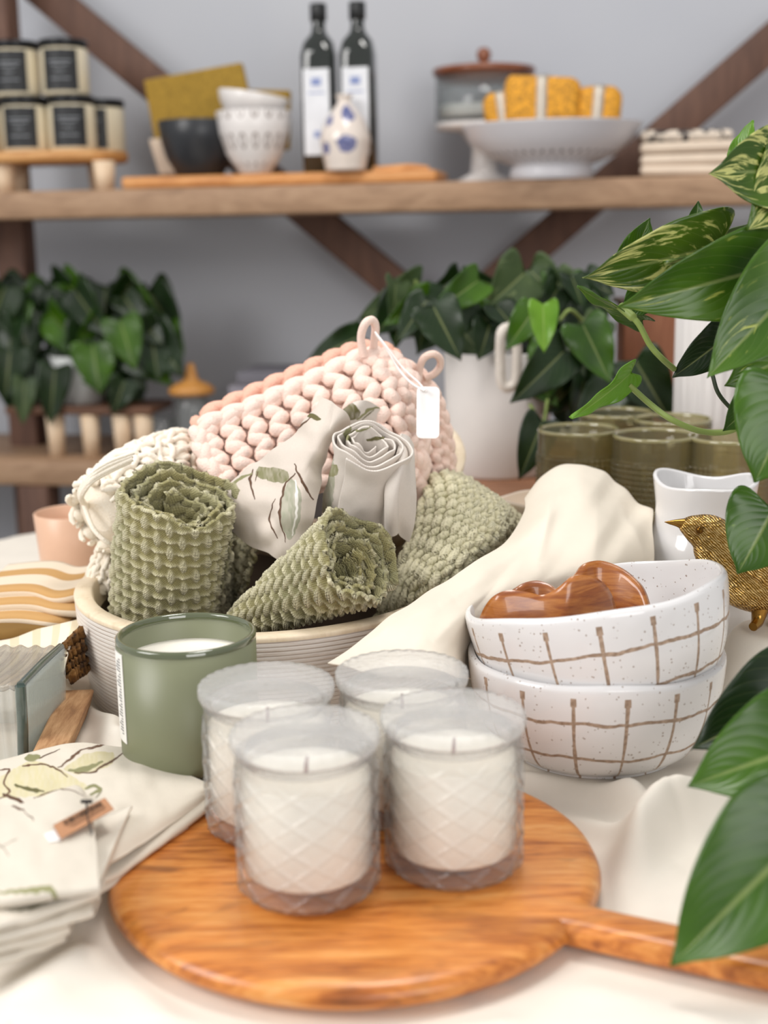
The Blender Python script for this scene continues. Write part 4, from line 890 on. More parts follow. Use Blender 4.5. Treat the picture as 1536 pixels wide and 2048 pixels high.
# ---- peach candle cup behind
c0 = on(158, 1192, .012); k = mpp(c0); c0.z = .012; rt = 77*k; top = at(158, 1022, c0.y).z; H_ = top-c0.z
pm = plain('peach_frosted_glass', 'dcb397', .35, var=.03, bump=.02); T = thing('peach_candle', 'peach frosted glass candle cup behind the left of the wooden bowl', 'candle', c0)
flats.append((c0.x, c0.y, .04, .011, .02))
m = MB(); m.lathe([(.001, 0), (rt*.80, 0), (rt*.85, .003), (rt*.92, H_*.5), (rt, H_-.001), (rt-.0015, H_), (rt-.003, H_-.001), (rt*.9, H_*.55)], 72); m.build('glass_cup', pm, T, local=True)
m = MB(); m.lathe([(rt*.9-.001, H_*.5), (rt*.92-.0025, H_*.62), (.001, H_*.61)], 60); m.build('wax', plain('peach_wax', 'e6bfa0', .5, bump=0), T, local=True)
# ---- wavy white vase
vy = 1.09; vb = at(1400, 1262, vy); vk = mpp(vb); zr = at(1405, 962, vy).z; zb = .004; vb.z = zb; HV = zr-zb; flats.append((vb.x, vb.y, .05, .003, .04))
T = thing('wavy_vase', 'glossy white ceramic vase with a wavy pinched rim behind the brass bird', 'vase', vb)
vm = plain('white_porcelain', 'e3e1e1', .12, var=.01, bump=.05, bsc=12, bd=.003, coat=.4); m = MB()
def mv(R, Z, th):
    k = np.clip(Z/HV, 0, 1); w = .05*np.sin(2*th+.6+3*k)+.03*np.sin(3*th+1.2)
    d = np.clip((k-.75)/.25, 0, 1)**2; return R*(1+w*(.35+.65*d)), Z+d*HV*(.016*np.sin(th*2+2.4)+.014*np.sin(3*th+.9))
r_ = 104*vk; o1 = [(.001, 0), (r_*.95, 0), (r_*1.08, .01), (r_*1.14, HV*.25), (r_*1.14, HV*.5), (r_*1.06, HV*.68), (r_*.93, HV*.78), (r_*.90, HV*.87), (r_*.95, HV*.97), (r_*.965, HV)]
o1 = [tuple(p) for p in catmull(np.array(o1), 60)]; i1 = [(r-.004, z) for r, z in reversed(o1) if z > .008]
m.lathe(o1+[(o1[-1][0]-.001, HV+.0015), (o1[-1][0]-.003, HV+.0015)]+i1+[(.001, .008)], 120, mod=mv); m.build('vase_body', vm, T, local=True)
# ---- brass bird
g = G('antique_gold'); v = g.co(); fe = g.n('ShaderNodeTexVoronoi'); fe.inputs['Scale'].default_value = 1
g.t.links.new(g.map(v, (190, 190, 420), (0, .7, 0)), fe.inputs['Vector']); h = fe.outputs['Distance']
wv = g.n('ShaderNodeTexWave'); wv.inputs['Scale'].default_value = 190; wv.inputs['Distortion'].default_value = 5; g.t.links.new(g.map(v, (1, 1, 1), (0, .8, 0)), wv.inputs['Vector'])
g.set(col=g.ramp(g.math('ADD', g.math('MULTIPLY', h, .5), g.math('MULTIPLY', wv.outputs[1], .5)), [(.2, '8a6526'), (.5, 'c39a55'), (.8, 'e6c88c')]), rough=.30, metal=1.0)
g.bump(g.math('SUBTRACT', g.math('MULTIPLY', wv.outputs[1], .8), h), .8, .0012); gold = g.m
smg = plain('smooth_gold', '9a7337', .25, 1.0, bump=.1)
YB = .99; T = thing('bird_figurine', 'antique gold bird figurine with pointed beak beside the gridded bowls', 'figurine', at(1520, 1254, YB))
def loft(mb, pts, seg=28):
    """pts: (px,py,Y,half-height px,half-width px)"""
    C = spline([(*at(p[0], p[1], p[2]), p[3], p[4]) for p in pts], 70); k = mpp(at(1450, 1100, YB)); X = C[:, :3]
    Tn = np.gradient(X, axis=0); Tn /= np.linalg.norm(Tn, axis=1)[:, None]; dep = np.array([.0, 1, 0]); dep = dep[None]-Tn*(Tn@dep)[:, None]; dep /= np.linalg.norm(dep, axis=1)[:, None]; up = np.cross(dep, Tn)
    th = np.linspace(0, 2*PI, seg, endpoint=False)
    Gd = X[:, None]+(C[:, 3]*k)[:, None, None]*np.cos(th)[None, :, None]*up[:, None]+(C[:, 4]*k)[:, None, None]*np.sin(th)[None, :, None]*dep[:, None]
    mb.grid(Gd, cu=True); return mb
loft(MB(), [(1358, 1046, YB, 2, 2), (1366, 1049, YB, 14, 13), (1385, 1055, YB, 27, 24), (1414, 1068, YB, 42, 36), (1440, 1095, YB, 56, 46), (1466, 1125, YB, 70, 58), (1496, 1142, YB, 78, 70), (1540, 1150, YB+.01, 82, 74), (1580, 1172, YB+.02, 58, 54), (1640, 1172, YB+.03, 26, 30), (1720, 1175, YB+.04, 10, 24), (1730, 1176, YB+.04, 1, 2)]).build('body', gold, T)
loft(MB(), [(1329, 1044, YB, .6, .6), (1340, 1045, YB, 4, 4), (1355, 1046, YB, 8, 7.5), (1370, 1049, YB, 13, 12), (1378, 1052, YB, 12, 12)], 16).build('beak', smg, T)
e = at(1399, 1060, YB-.012); m = MB(); m.ell(e, .0030); m.build('eye', plain('aged_gold_eye', '6a4a1e', .25, 1.0, bump=0), T)
wv_ = loft(MB(), [(1470, 1110, YB-.018, 4, 3), (1500, 1120, YB-.026, 24, 6), (1550, 1140, YB-.026, 30, 8), (1620, 1160, YB-.012, 20, 6), (1690, 1170, YB, 4, 2)]).build('wing', gold, T)
for px, dy in ((1518, -.006), (1560, .012)):
    m = MB(); m.tube([at(px+4, 1200, YB+dy), at(px, 1228, YB+dy), at(px-4, 1246, YB+dy-.004), at(px-12, 1254, YB+dy-.01)], [.0085, .006, .0045, .0035], 12); m.build('leg', smg, T)
bf = at(1510, 1256, YB); flats.append((bf.x+.02, bf.y, .03, bf.z-.001, .035))
# ================================================================ plants
def leafmat(name, dark, mid, light, amt, vs=18, gloss=.28, vein='c8d08a'):
    g = G(name); u, v, w = g.sep(g.co('UV')); ob = g.co()
    a = g.math('ADD', g.math('MULTIPLY', g.math('ABSOLUTE', g.math('SUBTRACT', v, .5)), 1.3), g.math('MULTIPLY', u, -1.0))
    st = g.n('ShaderNodeCombineXYZ'); g.put(st.inputs[0], g.math('MULTIPLY', a, 3.2)); g.put(st.inputs[1], g.math('MULTIPLY', v, 2.2)); g.put(st.inputs[2], g.math('MULTIPLY', g.noise(ob, 9, 2), 3.0))
    n1 = g.noise(st.outputs[0], 2.2, 5, .62, .6); base = g.ramp(g.noise(ob, vs, 3), [(.3, dark), (.7, mid)])
    va = g.ramp(n1, [(.62-amt, 0.0), (.70-amt, 1.0)]); c = g.mix(va, base, light)
    mid_ = g.math('ABSOLUTE', g.math('SUBTRACT', v, .5)); mr = g.ramp(mid_, [(.0, 1.0), (.012, .8), (.03, 0.0)])
    c = g.mix(g.math('MULTIPLY', mr, .3), c, vein)
    veins = g.math('ABSOLUTE', g.math('SINE', g.math('MULTIPLY', a, 26.0))); vr = g.ramp(veins, [(.0, 1.0), (.12, .0)])
    c = g.mix(g.math('MULTIPLY', vr, .10), c, vein)
    g.set(col=c, rough=gloss, spec=.45); g.bump(g.math('ADD', g.math('MULTIPLY', veins, .6), g.math('MULTIPLY', mr, -1.2)), .18, .0010)
    tr = g.n('ShaderNodeBsdfTranslucent'); g.put(tr.inputs[0], g.mix(.5, c, 'a7c23a')); mx = g.n('ShaderNodeMixShader'); mx.inputs[0].default_value = .22
    g.t.links.new(g.b.outputs[0], mx.inputs[1]); g.t.links.new(tr.outputs[0], mx.inputs[2]); g.t.links.new(mx.outputs[0], g.out.inputs[0]); return g.m
LV = leafmat('variegated_leaf', '2c4a12', '52701a', 'cfcf80', .10)
LS = leafmat('lightly_marked_leaf', '2c5010', '557a1c', 'b9c05c', .0)
LG = leafmat('green_leaf', '264808', '487014', '7d9c34', -.06)
LB = leafmat('bright_green_leaf', '548418', '72a028', 'a4c04a', -.06)
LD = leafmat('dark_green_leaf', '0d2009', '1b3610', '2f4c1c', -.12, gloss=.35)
LO = leafmat('olive_leaf', '34492a', '4f6238', '8f9c66', .0, gloss=.45)
def leaf(parent, P0, P1, width, mt, twist=0, fold=.25, droop=.12, wave=.05, view=None, heart=.30, n=(26, 11), name='leaf', seed=None):
    P0 = np.array(P0); P1 = np.array(P1); ax = P1-P0; L = np.linalg.norm(ax); ax /= L
    vd = np.array([0, 0, CAM_H])-P0 if view is None else np.array(view); vd = vd/np.linalg.norm(vd); sd = np.cross(ax, vd); sd /= np.linalg.norm(sd); nn = np.cross(sd, ax)
    c, s = math.cos(twist), math.sin(twist); sd, nn = sd*c+nn*s, nn*c-sd*s
    if nn@vd < 0: sd, nn = -sd, -nn
    t = np.linspace(0, 1, n[0])[:, None]; q = np.linspace(-1, 1, 2*n[1]+1)[None]; aq = np.abs(q)
    xb = t**1.12-heart*np.sin(PI*t**.62)*(1-t)**1.1; yb = np.sin(PI*np.clip(t, 0, 1)**.64)**.74*(1-.10*t)*(1-.45*t**7); yb = yb/yb.max()
    tipf = np.clip((t-.86)/.14, 0, 1); yb = yb*(1-.3*tipf)
    x = t*(1-aq)+xb*aq+0*q; y = q*yb; rs = random.uniform(0, 6) if seed is None else seed
    z = fold*np.abs(y)**1.3*width/L*.5-droop*(x**2)*1.0+wave*np.sin(x*7+rs+q*2)*aq**2*.6+wave*.4*np.sin(x*15+rs)*aq**3
    mid = t*(1-.0)+0*q
    P = P0+(x*L)[..., None]*ax+(y*width*.5)[..., None]*sd+((z+droop*.9*x)*L)[..., None]*nn
    uv = np.stack([t+0*q, .5+.5*q+0*t], -1); m = MB(); m.grid(P, uv); o = m.build(name, mt, parent)
    mod(o, 'SOLIDIFY', thickness=.0006, offset=0); return o
def lpx(parent, b, t, w, mt, Y, Y2=None, **k):
    Y2 = Y if Y2 is None else Y2; P0 = at(b[0], b[1], Y); P1 = at(t[0], t[1], Y2); return leaf(parent, P0, P1, w*mpp((P0+P1)/2), mt, **k)
vine = plain('green_vine_stem', '7f9148', .5, var=.15, bump=.1); vdark = plain('dark_vine_stem', '2c3a1c', .5, var=.1, bump=.1)
potm = plain('white_stoneware', 'd9d3cf', .55, var=.02, bump=.1)
# ---------------------------------------------------------------- variegated pothos at the right
T = thing('pothos_plant', 'variegated pothos plant trailing its leaves down the right side of the table', 'plant', at(1720, 1200, 1.0))
def stem(pts, r, mt, par): m = MB(); m.tube(spline([at(*p) for p in pts], 10*len(pts)), r, 8); return m.build('vine', mt, par)
stem([(1240, 612, .96), (1275, 645, .95), (1300, 690, .95), (1325, 718, .95), (1348, 738, .96)], [.0034]*10+[.0022]*40, vine, T)
stem([(1258, 770, .95), (1300, 808, .95), (1345, 840, .94), (1400, 862, .94), (1450, 864, .94), (1500, 845, .94), (1600, 800, .95)], .0022, vine, T)
stem([(1390, 585, .99), (1410, 615, .98), (1440, 645, .97), (1480, 690, .97)], .0021, vdark, T)
stem([(1425, 750, .98), (1436, 785, .97), (1460, 815, .97), (1500, 850, .97)], .0016, vdark, T)
stem([(1420, 560, 1.0), (1480, 600, 1.0), (1560, 660, 1.0), (1640, 760, 1.02)], .0026, vine, T)
stem([(1560, 1590, .66), (1600, 1500, .72), (1640, 1400, .8), (1680, 1300, .9)], .0024, vine, T)
for pts_ in ([(1484, 318, .96), (1500, 350, .98), (1540, 420, 1.0), (1600, 520, 1.02)], [(1392, 480, 1.0), (1400, 520, 1.01), (1440, 560, 1.01), (1520, 600, 1.02)], [(1262, 520, 1.0), (1300, 560, 1.01), (1400, 590, 1.02), (1500, 610, 1.02)], [(1535, 1045, .88), (1580, 1000, .9), (1640, 900, .95)]): stem(pts_, .0015, vine, T)
lpx(T, (1600, 350), (1424, 345), 215, LV, .93, .90, twist=-.35, fold=.15, droop=.25, heart=.3, seed=1)
lpx(T, (1620, 330), (1500, 458), 200, LV, .93, .90, twist=.2, fold=.1, droop=.2, heart=.2, seed=2)
lpx(T, (1484, 318), (1505, 240), 62, LB, .96, twist=.6, seed=2)
lpx(T, (1392, 480), (1396, 402), 52, LG, 1.0, twist=.2, seed=3)
lpx(T, (1262, 520), (1300, 436), 72, LG, 1.0, twist=-.3, seed=4)
lpx(T, (1560, 480), (1432, 470), 90, LO, .98, twist=.4, seed=5)
lpx(T, (1440, 490), (1166, 556), 165, LV, .95, .93, twist=.30, fold=.2, droop=.10, wave=.03, seed=6)
lpx(T, (1590, 520), (1236, 614), 190, LS, .92, .90, twist=.15, fold=.25, droop=.08, wave=.03, heart=.2, seed=7)
lpx(T, (1560, 470), (1330, 530), 120, LV, .93, .92, twist=.9, fold=.2, droop=.05, seed=8)
lpx(T, (1620, 540), (1415, 755), 200, LS, .88, .86, twist=-.1, fold=.35, droop=.05, wave=.02, seed=9)
lpx(T, (1455, 672), (1345, 755), 90, LD, .96, twist=.2, seed=10)
lpx(T, (1540, 600), (1500, 680), 90, LG, .97, twist=.5, seed=11)
lpx(T, (1530, 620), (1440, 640), 60, LD, 1.0, twist=.5, seed=11)
lpx(T, (1640, 690), (1450, 770), 180, LS, .93, .91, twist=-.2, fold=.2, seed=12)
lpx(T, (1540, 775), (1446, 862), 105, LG, .92, twist=.2, fold=.3, seed=13)
lpx(T, (1590, 790), (1510, 965), 230, LG, .84, .83, twist=.1, fold=.15, droop=.2, seed=14, heart=.3)
lpx(T, (1262, 745), (1144, 838), 62, LB, .95, .93, twist=.75, fold=.3, seed=15)
lpx(T, (1285, 640), (1154, 574), 48, LS, .97, .95, twist=.9, fold=.4, seed=16)
lpx(T, (1300, 575), (1245, 640), 75, LG, .99, twist=.1, seed=17)
lpx(T, (1350, 540), (1290, 600), 90, LD, 1.0, twist=.1, seed=18)
lpx(T, (1545, 1020), (1475, 1148), 175, LG, .87, .86, twist=.1, fold=.12, heart=.32, droop=.2, seed=19)
lpx(T, (1600, 960), (1560, 1090), 120, LG, .9, .88, twist=.3, seed=20)
lpx(T, (1650, 1370), (1384, 1497), 230, LD, .78, .76, twist=-.2, fold=.35, droop=.1, seed=21)
lpx(T, (1650, 1480), (1376, 1572), 260, LG, .72, .70, twist=-.25, fold=.3, droop=.12, wave=.02, seed=22)
lpx(T, (1640, 1640), (1340, 1932), 290, LG, .62, .60, twist=-.1, fold=.28, droop=.1, wave=.02, seed=23, heart=.2)
for b, t, w in (((1600, 560), (1530, 480), 110), ((1620, 660), (1530, 600), 120), ((1600, 760), (1520, 690), 110), ((1620, 900), (1540, 840), 120), ((1610, 700), (1560, 800), 120)):
    lpx(T, b, t, w, LD, 1.01, twist=random.uniform(-.4, .4))
# ---------------------------------------------------------------- riser with pots and glasses
riserm = wood('brown_riser_wood', ['7a5138', '96674a', 'a9795a'], (1, 10, 6), 5, .6)
zR = .088
T = thing('wooden_riser', 'low brown wooden riser under the olive glasses and the white plant pot', 'riser', (.34, 1.44, 0)); flats.append((.3, 1.45, .3, .0, .05))
m = MB(); m.box((.56, .50, .018), (.355, 1.46, zR-.009), None, .003); m.build('riser_top', riserm, T)
for x in (.10, .61):
    m = MB(); m.box((.018, .48, zR-.020), (x, 1.46, (zR-.018)/2+.001), None, .002); m.build('side_panel', riserm, T)
pc_ = on(996, 985, zR); pc_ = Vector((at(996, 700, 1.62).x, 1.62, zR)); pk = mpp(pc_+Vector((0, 0, .08))); pr = 107*pk; ph_ = at(996, 700, 1.62-.0).z-zR
T = thing('plant_pot', 'tall white stoneware pot with a looped white rope handle', 'pot', pc_)
m = MB(); m.lathe([(.001, 0), (pr*.93, 0), (pr*.955, .004), (pr, ph_-.002), (pr-.002, ph_), (pr-.006, ph_-.001), (pr-.008, ph_-.04), (.001, ph_-.045)], 80); m.build('pot', potm, T, local=True)
m = MB(); rop = plain('white_rope', 'e2d9cf', .9, bump=.6, bsc=200, bd=.002)
m.tube(spline([at(1012, 655, 1.52), at(1002, 668, 1.51), at(1000, 720, 1.51), at(1003, 765, 1.51), at(1018, 775, 1.51), at(1032, 758, 1.51), at(1034, 700, 1.51), at(1030, 665, 1.51), at(1020, 650, 1.52)], 50), .0058, 10); m.build('rope_handle', rop, T)
T = thing('heartleaf_plant', 'bushy heartleaf plant growing out of the white stoneware pot', 'plant', pc_+Vector((0, 0, ph_-.04)))
random.seed(12)
for q in range(84):
    px = random.uniform(790, 1190); py = random.uniform(600, 730) if px < 1010 else random.uniform(580, 830)
    if px < 900 and py > 680: py -= 60
    if 880 < px < 1030 and py > 690: continue
    a = random.uniform(-.9, .9)+PI/2; L = random.uniform(70, 108); Y = random.uniform(1.56, 1.76)
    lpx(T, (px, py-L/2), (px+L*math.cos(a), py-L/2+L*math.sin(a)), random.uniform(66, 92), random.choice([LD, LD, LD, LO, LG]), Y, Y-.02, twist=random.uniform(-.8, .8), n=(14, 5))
for b, t, w, mt, Y in [((842, 562), (712, 642), 66, LO, 1.66), ((858, 592), (768, 650), 62, LG, 1.58), ((958, 560), (862, 628), 74, LG, 1.56), ((866, 612), (922, 722), 98, LD, 1.50), ((1050, 545), (978, 610), 120, LO, 1.62),
      ((1060, 540), (1140, 620), 90, LO, 1.66), ((1086, 608), (1088, 706), 62, LB, 1.44), ((1068, 620), (1012, 700), 70, LG, 1.48), ((1165, 648), (1222, 768), 96, LG, 1.47), ((1130, 700), (1022, 806), 98, LD, 1.47),
      ((1110, 560), (1190, 640), 80, LO, 1.64), ((1085, 842), (1038, 960), 78, LD, 1.44), ((1160, 570), (1215, 640), 70, LD, 1.6), ((720, 672), (608, 728), 66, LD, 1.7), ((1200, 640), (1160, 720), 70, LO, 1.55),
      ((1270, 720), (1345, 850), 110, LD, 1.55), ((1230, 770), (1150, 850), 90, LD, 1.55), ((1180, 720), (1110, 830), 100, LD, 1.6), ((1240, 800), (1300, 850), 70, LD, 1.6), ((930, 560), (1000, 570), 60, LD, 1.7), ((800, 610), (790, 700), 60, LD, 1.65),
      ((1170, 560), (1230, 590), 70, LD, 1.6)]:
    lpx(T, b, t, w, mt, Y, Y-.02, twist=random.uniform(-.25, .25), n=(20, 8))
for p in ([(1120, 640, 1.5), (1140, 620, 1.5), (1165, 640, 1.52)], [(830, 560, 1.6), (842, 590, 1.6), (850, 640, 1.6)], [(1060, 810, 1.5), (1085, 845, 1.46), (1095, 800, 1.5)]): stem(p, .002, vine, T)
# ---------------------------------------------------------------- olive hobnail glasses
ogl = clearglass('olive_glass', (.80, .76, .58), .05, 1.5, .13, (.42, .38, .24), 0, 200, (.16, .14, .06))
orim = plain('olive_glass_rim', '8a8258', .06, bump=0, coat=1)
def make_glass(loc, label):
    T = thing('hobnail_glass', label, 'glass', loc, 'olive hobnail glasses on the riser'); R, H = .0405, .097
    def md(Rr, Z, th):
        out = Rr > R-.0012; a = np.sin(th*22)**2*np.sin(Z/.0052*PI)**2; band = (Z > .010)&(Z < H-.024); return np.where(out&band, Rr+.0026*a, Rr), Z
    pr = [(.001, 0), (R*.9, 0), (R-.001, .003)]+[(R, .004+(H-.004)*i/110) for i in range(111)]+[(R-.0008, H+.0006), (R-.0024, H), (R-.0028, H-.03), (R-.004, .012), (.001, .010)]
    m = MB(); m.lathe(pr, 308, mod=md); m.build('tumbler', ogl, T, local=True)
    m = MB(); m.lathe([(R+.0003, H-.0235), (R+.0012, H-.0225), (R+.0003, H-.0215)], 80); m.build('band', ogl, T, local=True)
    m = MB(); m.lathe([(R+.0001, H-.002), (R+.0004, H), (R-.0008, H+.0014), (R-.0024, H+.0008), (R-.0026, H-.002)], 80); m.build('rim', orim, T, local=True); return T
def gpos(px, py, Y): p = at(px, py, Y); return Vector((p.x, p.y, zR+.0005))
gl = make_glass(gpos(1157, 862, 1.315), 'olive hobnail tumbler at the left of the group, nearest the white pot')
dup(gl, gpos(1310, 880, 1.27), 'olive hobnail tumbler at the front centre, directly behind the linen peak', .1)
dup(gl, gpos(1462, 890, 1.25), 'olive hobnail tumbler at the right, behind the wavy white vase', .2)
dup(gl, gpos(1232, 838, 1.43), 'olive hobnail tumbler in the second row, between the left and centre ones', .3)
dup(gl, gpos(1345, 855, 1.375), 'olive hobnail tumbler in the second row, right behind the centre one', .4)
# ---- pale dish
c = at(1030, 1000, 1.22); T = MB(); k = mpp(c)
P = [];
for r, z in ((.001, .004), (.6, .004), (.85, .010), (1.0, .020), (1.03, .022), (1.0, .018), (.85, .005), (.6, 0), (.001, 0)):
    th = np.linspace(0, 2*PI, 60, endpoint=False); P.append(np.stack([62*k*r*(1+.08*np.sin(3*th))*np.cos(th), 50*k*r*np.sin(th), z+.004*r*np.sin(2*th)], -1))
cz = max(zR, c.z-.02); T.grid(np.array(P)+np.array([c.x, c.y, cz]), cu=True); o = T.build('shallow_dish', plain('cream_ceramic', 'e8d6c2', .4, bump=.05)); tag(o, 'small cream shallow dish between the waffle towel and the linen peak', 'dish')
# ---- fluted vase and brown box
fg = clearglass('frosted_fluted_glass', (.86, .84, .82), .18, 1.45, .55, (.86, .83, .81), 0, 200, (.6, .58, .56)); c = at(1412, 880, 1.46); c.z = zR+.0005; k = mpp(c+Vector((0, 0, .1))); ht = at(1412, 612, 1.46).z-zR
T = thing('fluted_vase', 'tall white fluted glass vase behind the olive tumblers', 'vase', c); r_ = 62*k
m = MB(); m.lathe([(.001, 0), (r_*.95, 0), (r_, .004), (r_, ht), (r_-.002, ht+.001), (r_-.005, ht), (r_-.005, .012), (.001, .010)], 200, mod=lambda R, Z, th: (np.where(R > r_-.001, R+.0028*np.abs(np.sin(th*10)), R), Z)); m.build('vase_body', fg, T, local=True)
bxm = wood('terracotta_brown_wood', ['6d4029', '8a5436', '9c6544'], (8, 8, 1.5), 4, .6); a = at(1248, 608, 1.66); b = at(1352, 608, 1.66)
T = thing('wooden_box', 'tall reddish brown wooden box standing behind the fluted vase', 'box', ((a.x+b.x)/2, 1.70, zR)); hb = a.z-zR; w_ = b.x-a.x
m = MB(); m.box((w_, .008, hb), ((a.x+b.x)/2, 1.66, zR+hb/2), None, .002); m.build('front_panel', bxm, T)
m = MB(); m.box((w_, .008, hb), ((a.x+b.x)/2, 1.705, zR+hb/2), None, .002); m.build('back_panel', bxm, T)
for x in (a.x+.004, b.x-.004): m = MB(); m.box((.008, .038, hb-.002), (x, 1.6825, zR+hb/2), None, .001); m.build('side_panel', bxm, T)
m = MB(); m.box((w_+.012, .062, .006), ((a.x+b.x)/2, 1.682, zR+hb+.003), None, .002); m.build('lid', plain('dark_brown_wood', '3a2318', .5), T)
# ================================================================ things on the far shelves
def rz(): return Matrix.Rotation(math.atan(SL), 3, 'Z')
def onshelf(px, z, back): return shz(px, z, back)
def kk(p): return mpp(p)
# ---- wooden serving riser with legs, jars on it
rw = wood('honey_wood', ['a06a34', 'c08a50', 'd3a268'], (1.2, 9, 9), 5, .5); pale = wood('pale_leg_wood', ['c9a987', 'dcc1a2', 'e8d3b8'], (9, 9, 1.5), 5, .6)
b_ = .10; zt = sh(120, 306, b_).z
c = onshelf(90, zt, b_); T = thing('serving_stand', 'round-ended honey wood stand with pale legs under the black-labelled jars', 'stand', (c.x, c.y, ZS))
k = kk(c); m = MB(); th = np.linspace(0, 2*PI, 72, endpoint=False); rx, ry = 175*k, .085
P = np.stack([np.stack([rx*s*np.sign(np.cos(th))*np.abs(np.cos(th))**.6, ry*s*np.sin(th), np.full(72, z)], -1) for s, z in ((.001, -.018), (.97, -.018), (1, -.014), (1, -.004), (.98, 0), (.001, 0))])@np.array(SR).T+np.array([c.x, c.y, zt]); m.grid(P, cu=True); m.build('stand_top', rw, T)
for px, bb in ((14, .05), (212, .05), (40, .15), (200, .15)):
    q = onshelf(px, ZS, bb); m = MB(); m.lathe([(.001, 0), (.015, 0), (.019, zt-.018-ZS), (.001, zt-.018-ZS)], 24, q); m.build('leg', pale, T)
crm = plain('cream_candle_glass', 'd9cdb2', .25, coat=.4, bump=0); blabel = plain('black_label', '16181b', .5, bump=0); lidm = plain('black_metal_lid', '141518', .3, metal=.4, bump=0); pr_ = plain('pale_print', '8a8d92', .6, bump=0)
def make_tin(loc, label):
    T = thing('labelled_jar', label, 'jar', loc, 'cream jars with black labels'); R, H = .040, .078
    m = MB(); m.lathe([(.001, 0), (R-.002, 0), (R, .003), (R, H-.006), (R-.003, H-.001), (.001, H-.001)], 40); m.build('jar_body', crm, T, local=True)
    m = MB(); m.lathe([(R-.002, H-.002), (R+.001, H-.001), (R+.001, H+.009), (R-.001, H+.011), (.001, H+.011)], 40); m.build('lid', lidm, T, local=True)
    l = curved(MB(), R+.0006, -PI/2-.78, -PI/2+.72, .006, H-.006, 14).build('label', blabel, T, local=True); m = MB()
    for z, w in ((.052, .5), (.046, .35), (.036, .2), (.024, .4)): curved(m, R+.001, -PI/2-w-.03, -PI/2+w-.03, z, z+.0016, 8)
    m.build('label_print', pr_, l, local=True); return T
def tin(px, row, bb): q = onshelf(px, zt+.0005+row*.0905, bb); return q
t0 = make_tin(tin(62, 0, .07), 'black-labelled jar in the lower row, second from the left edge')
for px, row, bb, lb, rt in ((-32, 0, .07, 'black-labelled jar in the lower row, cut by the left edge of the photo', 0), (154, 0, .075, 'black-labelled jar in the lower row, below the right upper jar', .1), (212, 0, .15, 'black-labelled jar at the right end of the lower row', -.3),
      (50, 1, .07, 'black-labelled jar in the upper row, at the left', 0), (146, 1, .075, 'black-labelled jar in the upper row, at the right', .05)): dup(t0, tin(px, row, bb), lb, rt)
# ---- boards, mats and bowls
hb = wood('orange_board_wood', ['b0713a', 'cc8e52', 'e0aa72'], (1.0, 10, 8), 4, .5)
a = onshelf(275, ZS, .10); b = onshelf(885, ZS, .10); zb_ = ZS+.020
T = thing('cutting_board', 'long orange-brown cutting board lying on the upper shelf under the bottles', 'board', (a+b)/2)
m = MB(); m.box(((b-a).length, .15, .019), (a+b)/2+Vector((0, 0, .0105)), np.array(SR), .005); m.build('board', hb, T)
m = MB(); q = onshelf(858, zb_+.0005, .05); m.tube(spline([q, q+Vector((-.03, 0, .004)), q+Vector((-.06, .01, .003)), q+Vector((-.09, .01, 0.001))], 20), .006, 8); m.build('raised_edge', hb, T)
mm = plain('mustard_woven_cotton', '9a7a2c', .9, var=.2, sc=160, bump=.8, bsc=260, bd=.002)
def leanq(name, label, pts, bb, th, mt, cat, group=None, lean=.02):
    """thick sheet leaning on the wall, outline as seen"""
    T = MB(); f = [np.array(sh(x, y, bb+lean*i)) for i, (x, y) in enumerate(pts)]; off = np.array(sn)*th
    V = f+[p+off for p in f]; n = len(f); F = [[i, (i+1) % n, (i+1) % n+n, i+n] for i in range(n)]+([[3, 2, 1, 0], [4, 5, 6, 7]] if n == 4 else [])
    T.add(V, F); o = T.build(name, mt, smooth=False); mod(o, 'BEVEL', width=.004, segments=3); return tag(o, label, cat, group)
leanq('woven_placemat', 'mustard woven placemat propped behind the black bowl on the upper shelf', [(286, 160), (482, 124), (520, 290), (312, 300)], .13, .016, mm, 'placemat', 'mustard placemats', 0)
leanq('woven_placemat', 'smaller mustard placemat showing behind the white dotted bowl', [(470, 178), (580, 180), (578, 300), (470, 300)], .155, .012, mm, 'placemat', 'mustard placemats', 0)
leanq('linen_packet', 'pale beige packet propped on its end under the mustard placemat', [(296, 278), (345, 275), (372, 346), (318, 350)], .12, .012, plain('beige_linen', 'cbb9a6', .9), 'packet', None, 0)
def bowlm(name, label, px, pytop, pybot, wtop, wbot, bb, mt, mt2=None, zbase=zb_, tilt=None, group=None):
    q = onshelf(px, zbase+.0005, bb); k = kk(q); H = (pybot-pytop)*k/.98; R = wtop/2*k; r = wbot/2*k
    T = thing(name, label, 'bowl', q, group, tilt); m = MB()
    pr = [(.001, 0), (r*.9, 0), (r, .003), (r+(R-r)*.55, H*.32), (r+(R-r)*.86, H*.65), (R, H-.002), (R-.0015, H), (R-.004, H-.001), (r+(R-r)*.8, H*.62), (r+(R-r)*.4, H*.3), (.001, H*.14)]
    m.lathe(pr, 64); m.build('bowl_body', mt, T, local=True); return T, q, R, r, H
bowlm('black_bowl', 'matt black bowl on the cutting board, left of the white dotted bowl', 403, 243, 347, 160, 95, .075, plain('matt_black_glaze', '25272b', .35, bump=0))
wg = plain('white_glaze', 'dcd7d4', .25, bump=0)
g = G('white_dotted_glaze'); u, v, w = g.sep(g.co('UV')); fx = g.math('SUBTRACT', g.math('FRACT', g.math('MULTIPLY', u, 16.0)), .5); fz = g.math('SUBTRACT', g.math('FRACT', g.math('MULTIPLY', v, 7.0)), .5)
rr_ = g.math('SQRT', g.math('ADD', g.math('MULTIPLY', fx, fx), g.math('MULTIPLY', fz, fz))); dt = g.math('MULTIPLY', g.math('GREATER_THAN', rr_, .16), g.math('LESS_THAN', rr_, .27)); dt = g.math('MULTIPLY', dt, g.math('GREATER_THAN', v, .14))
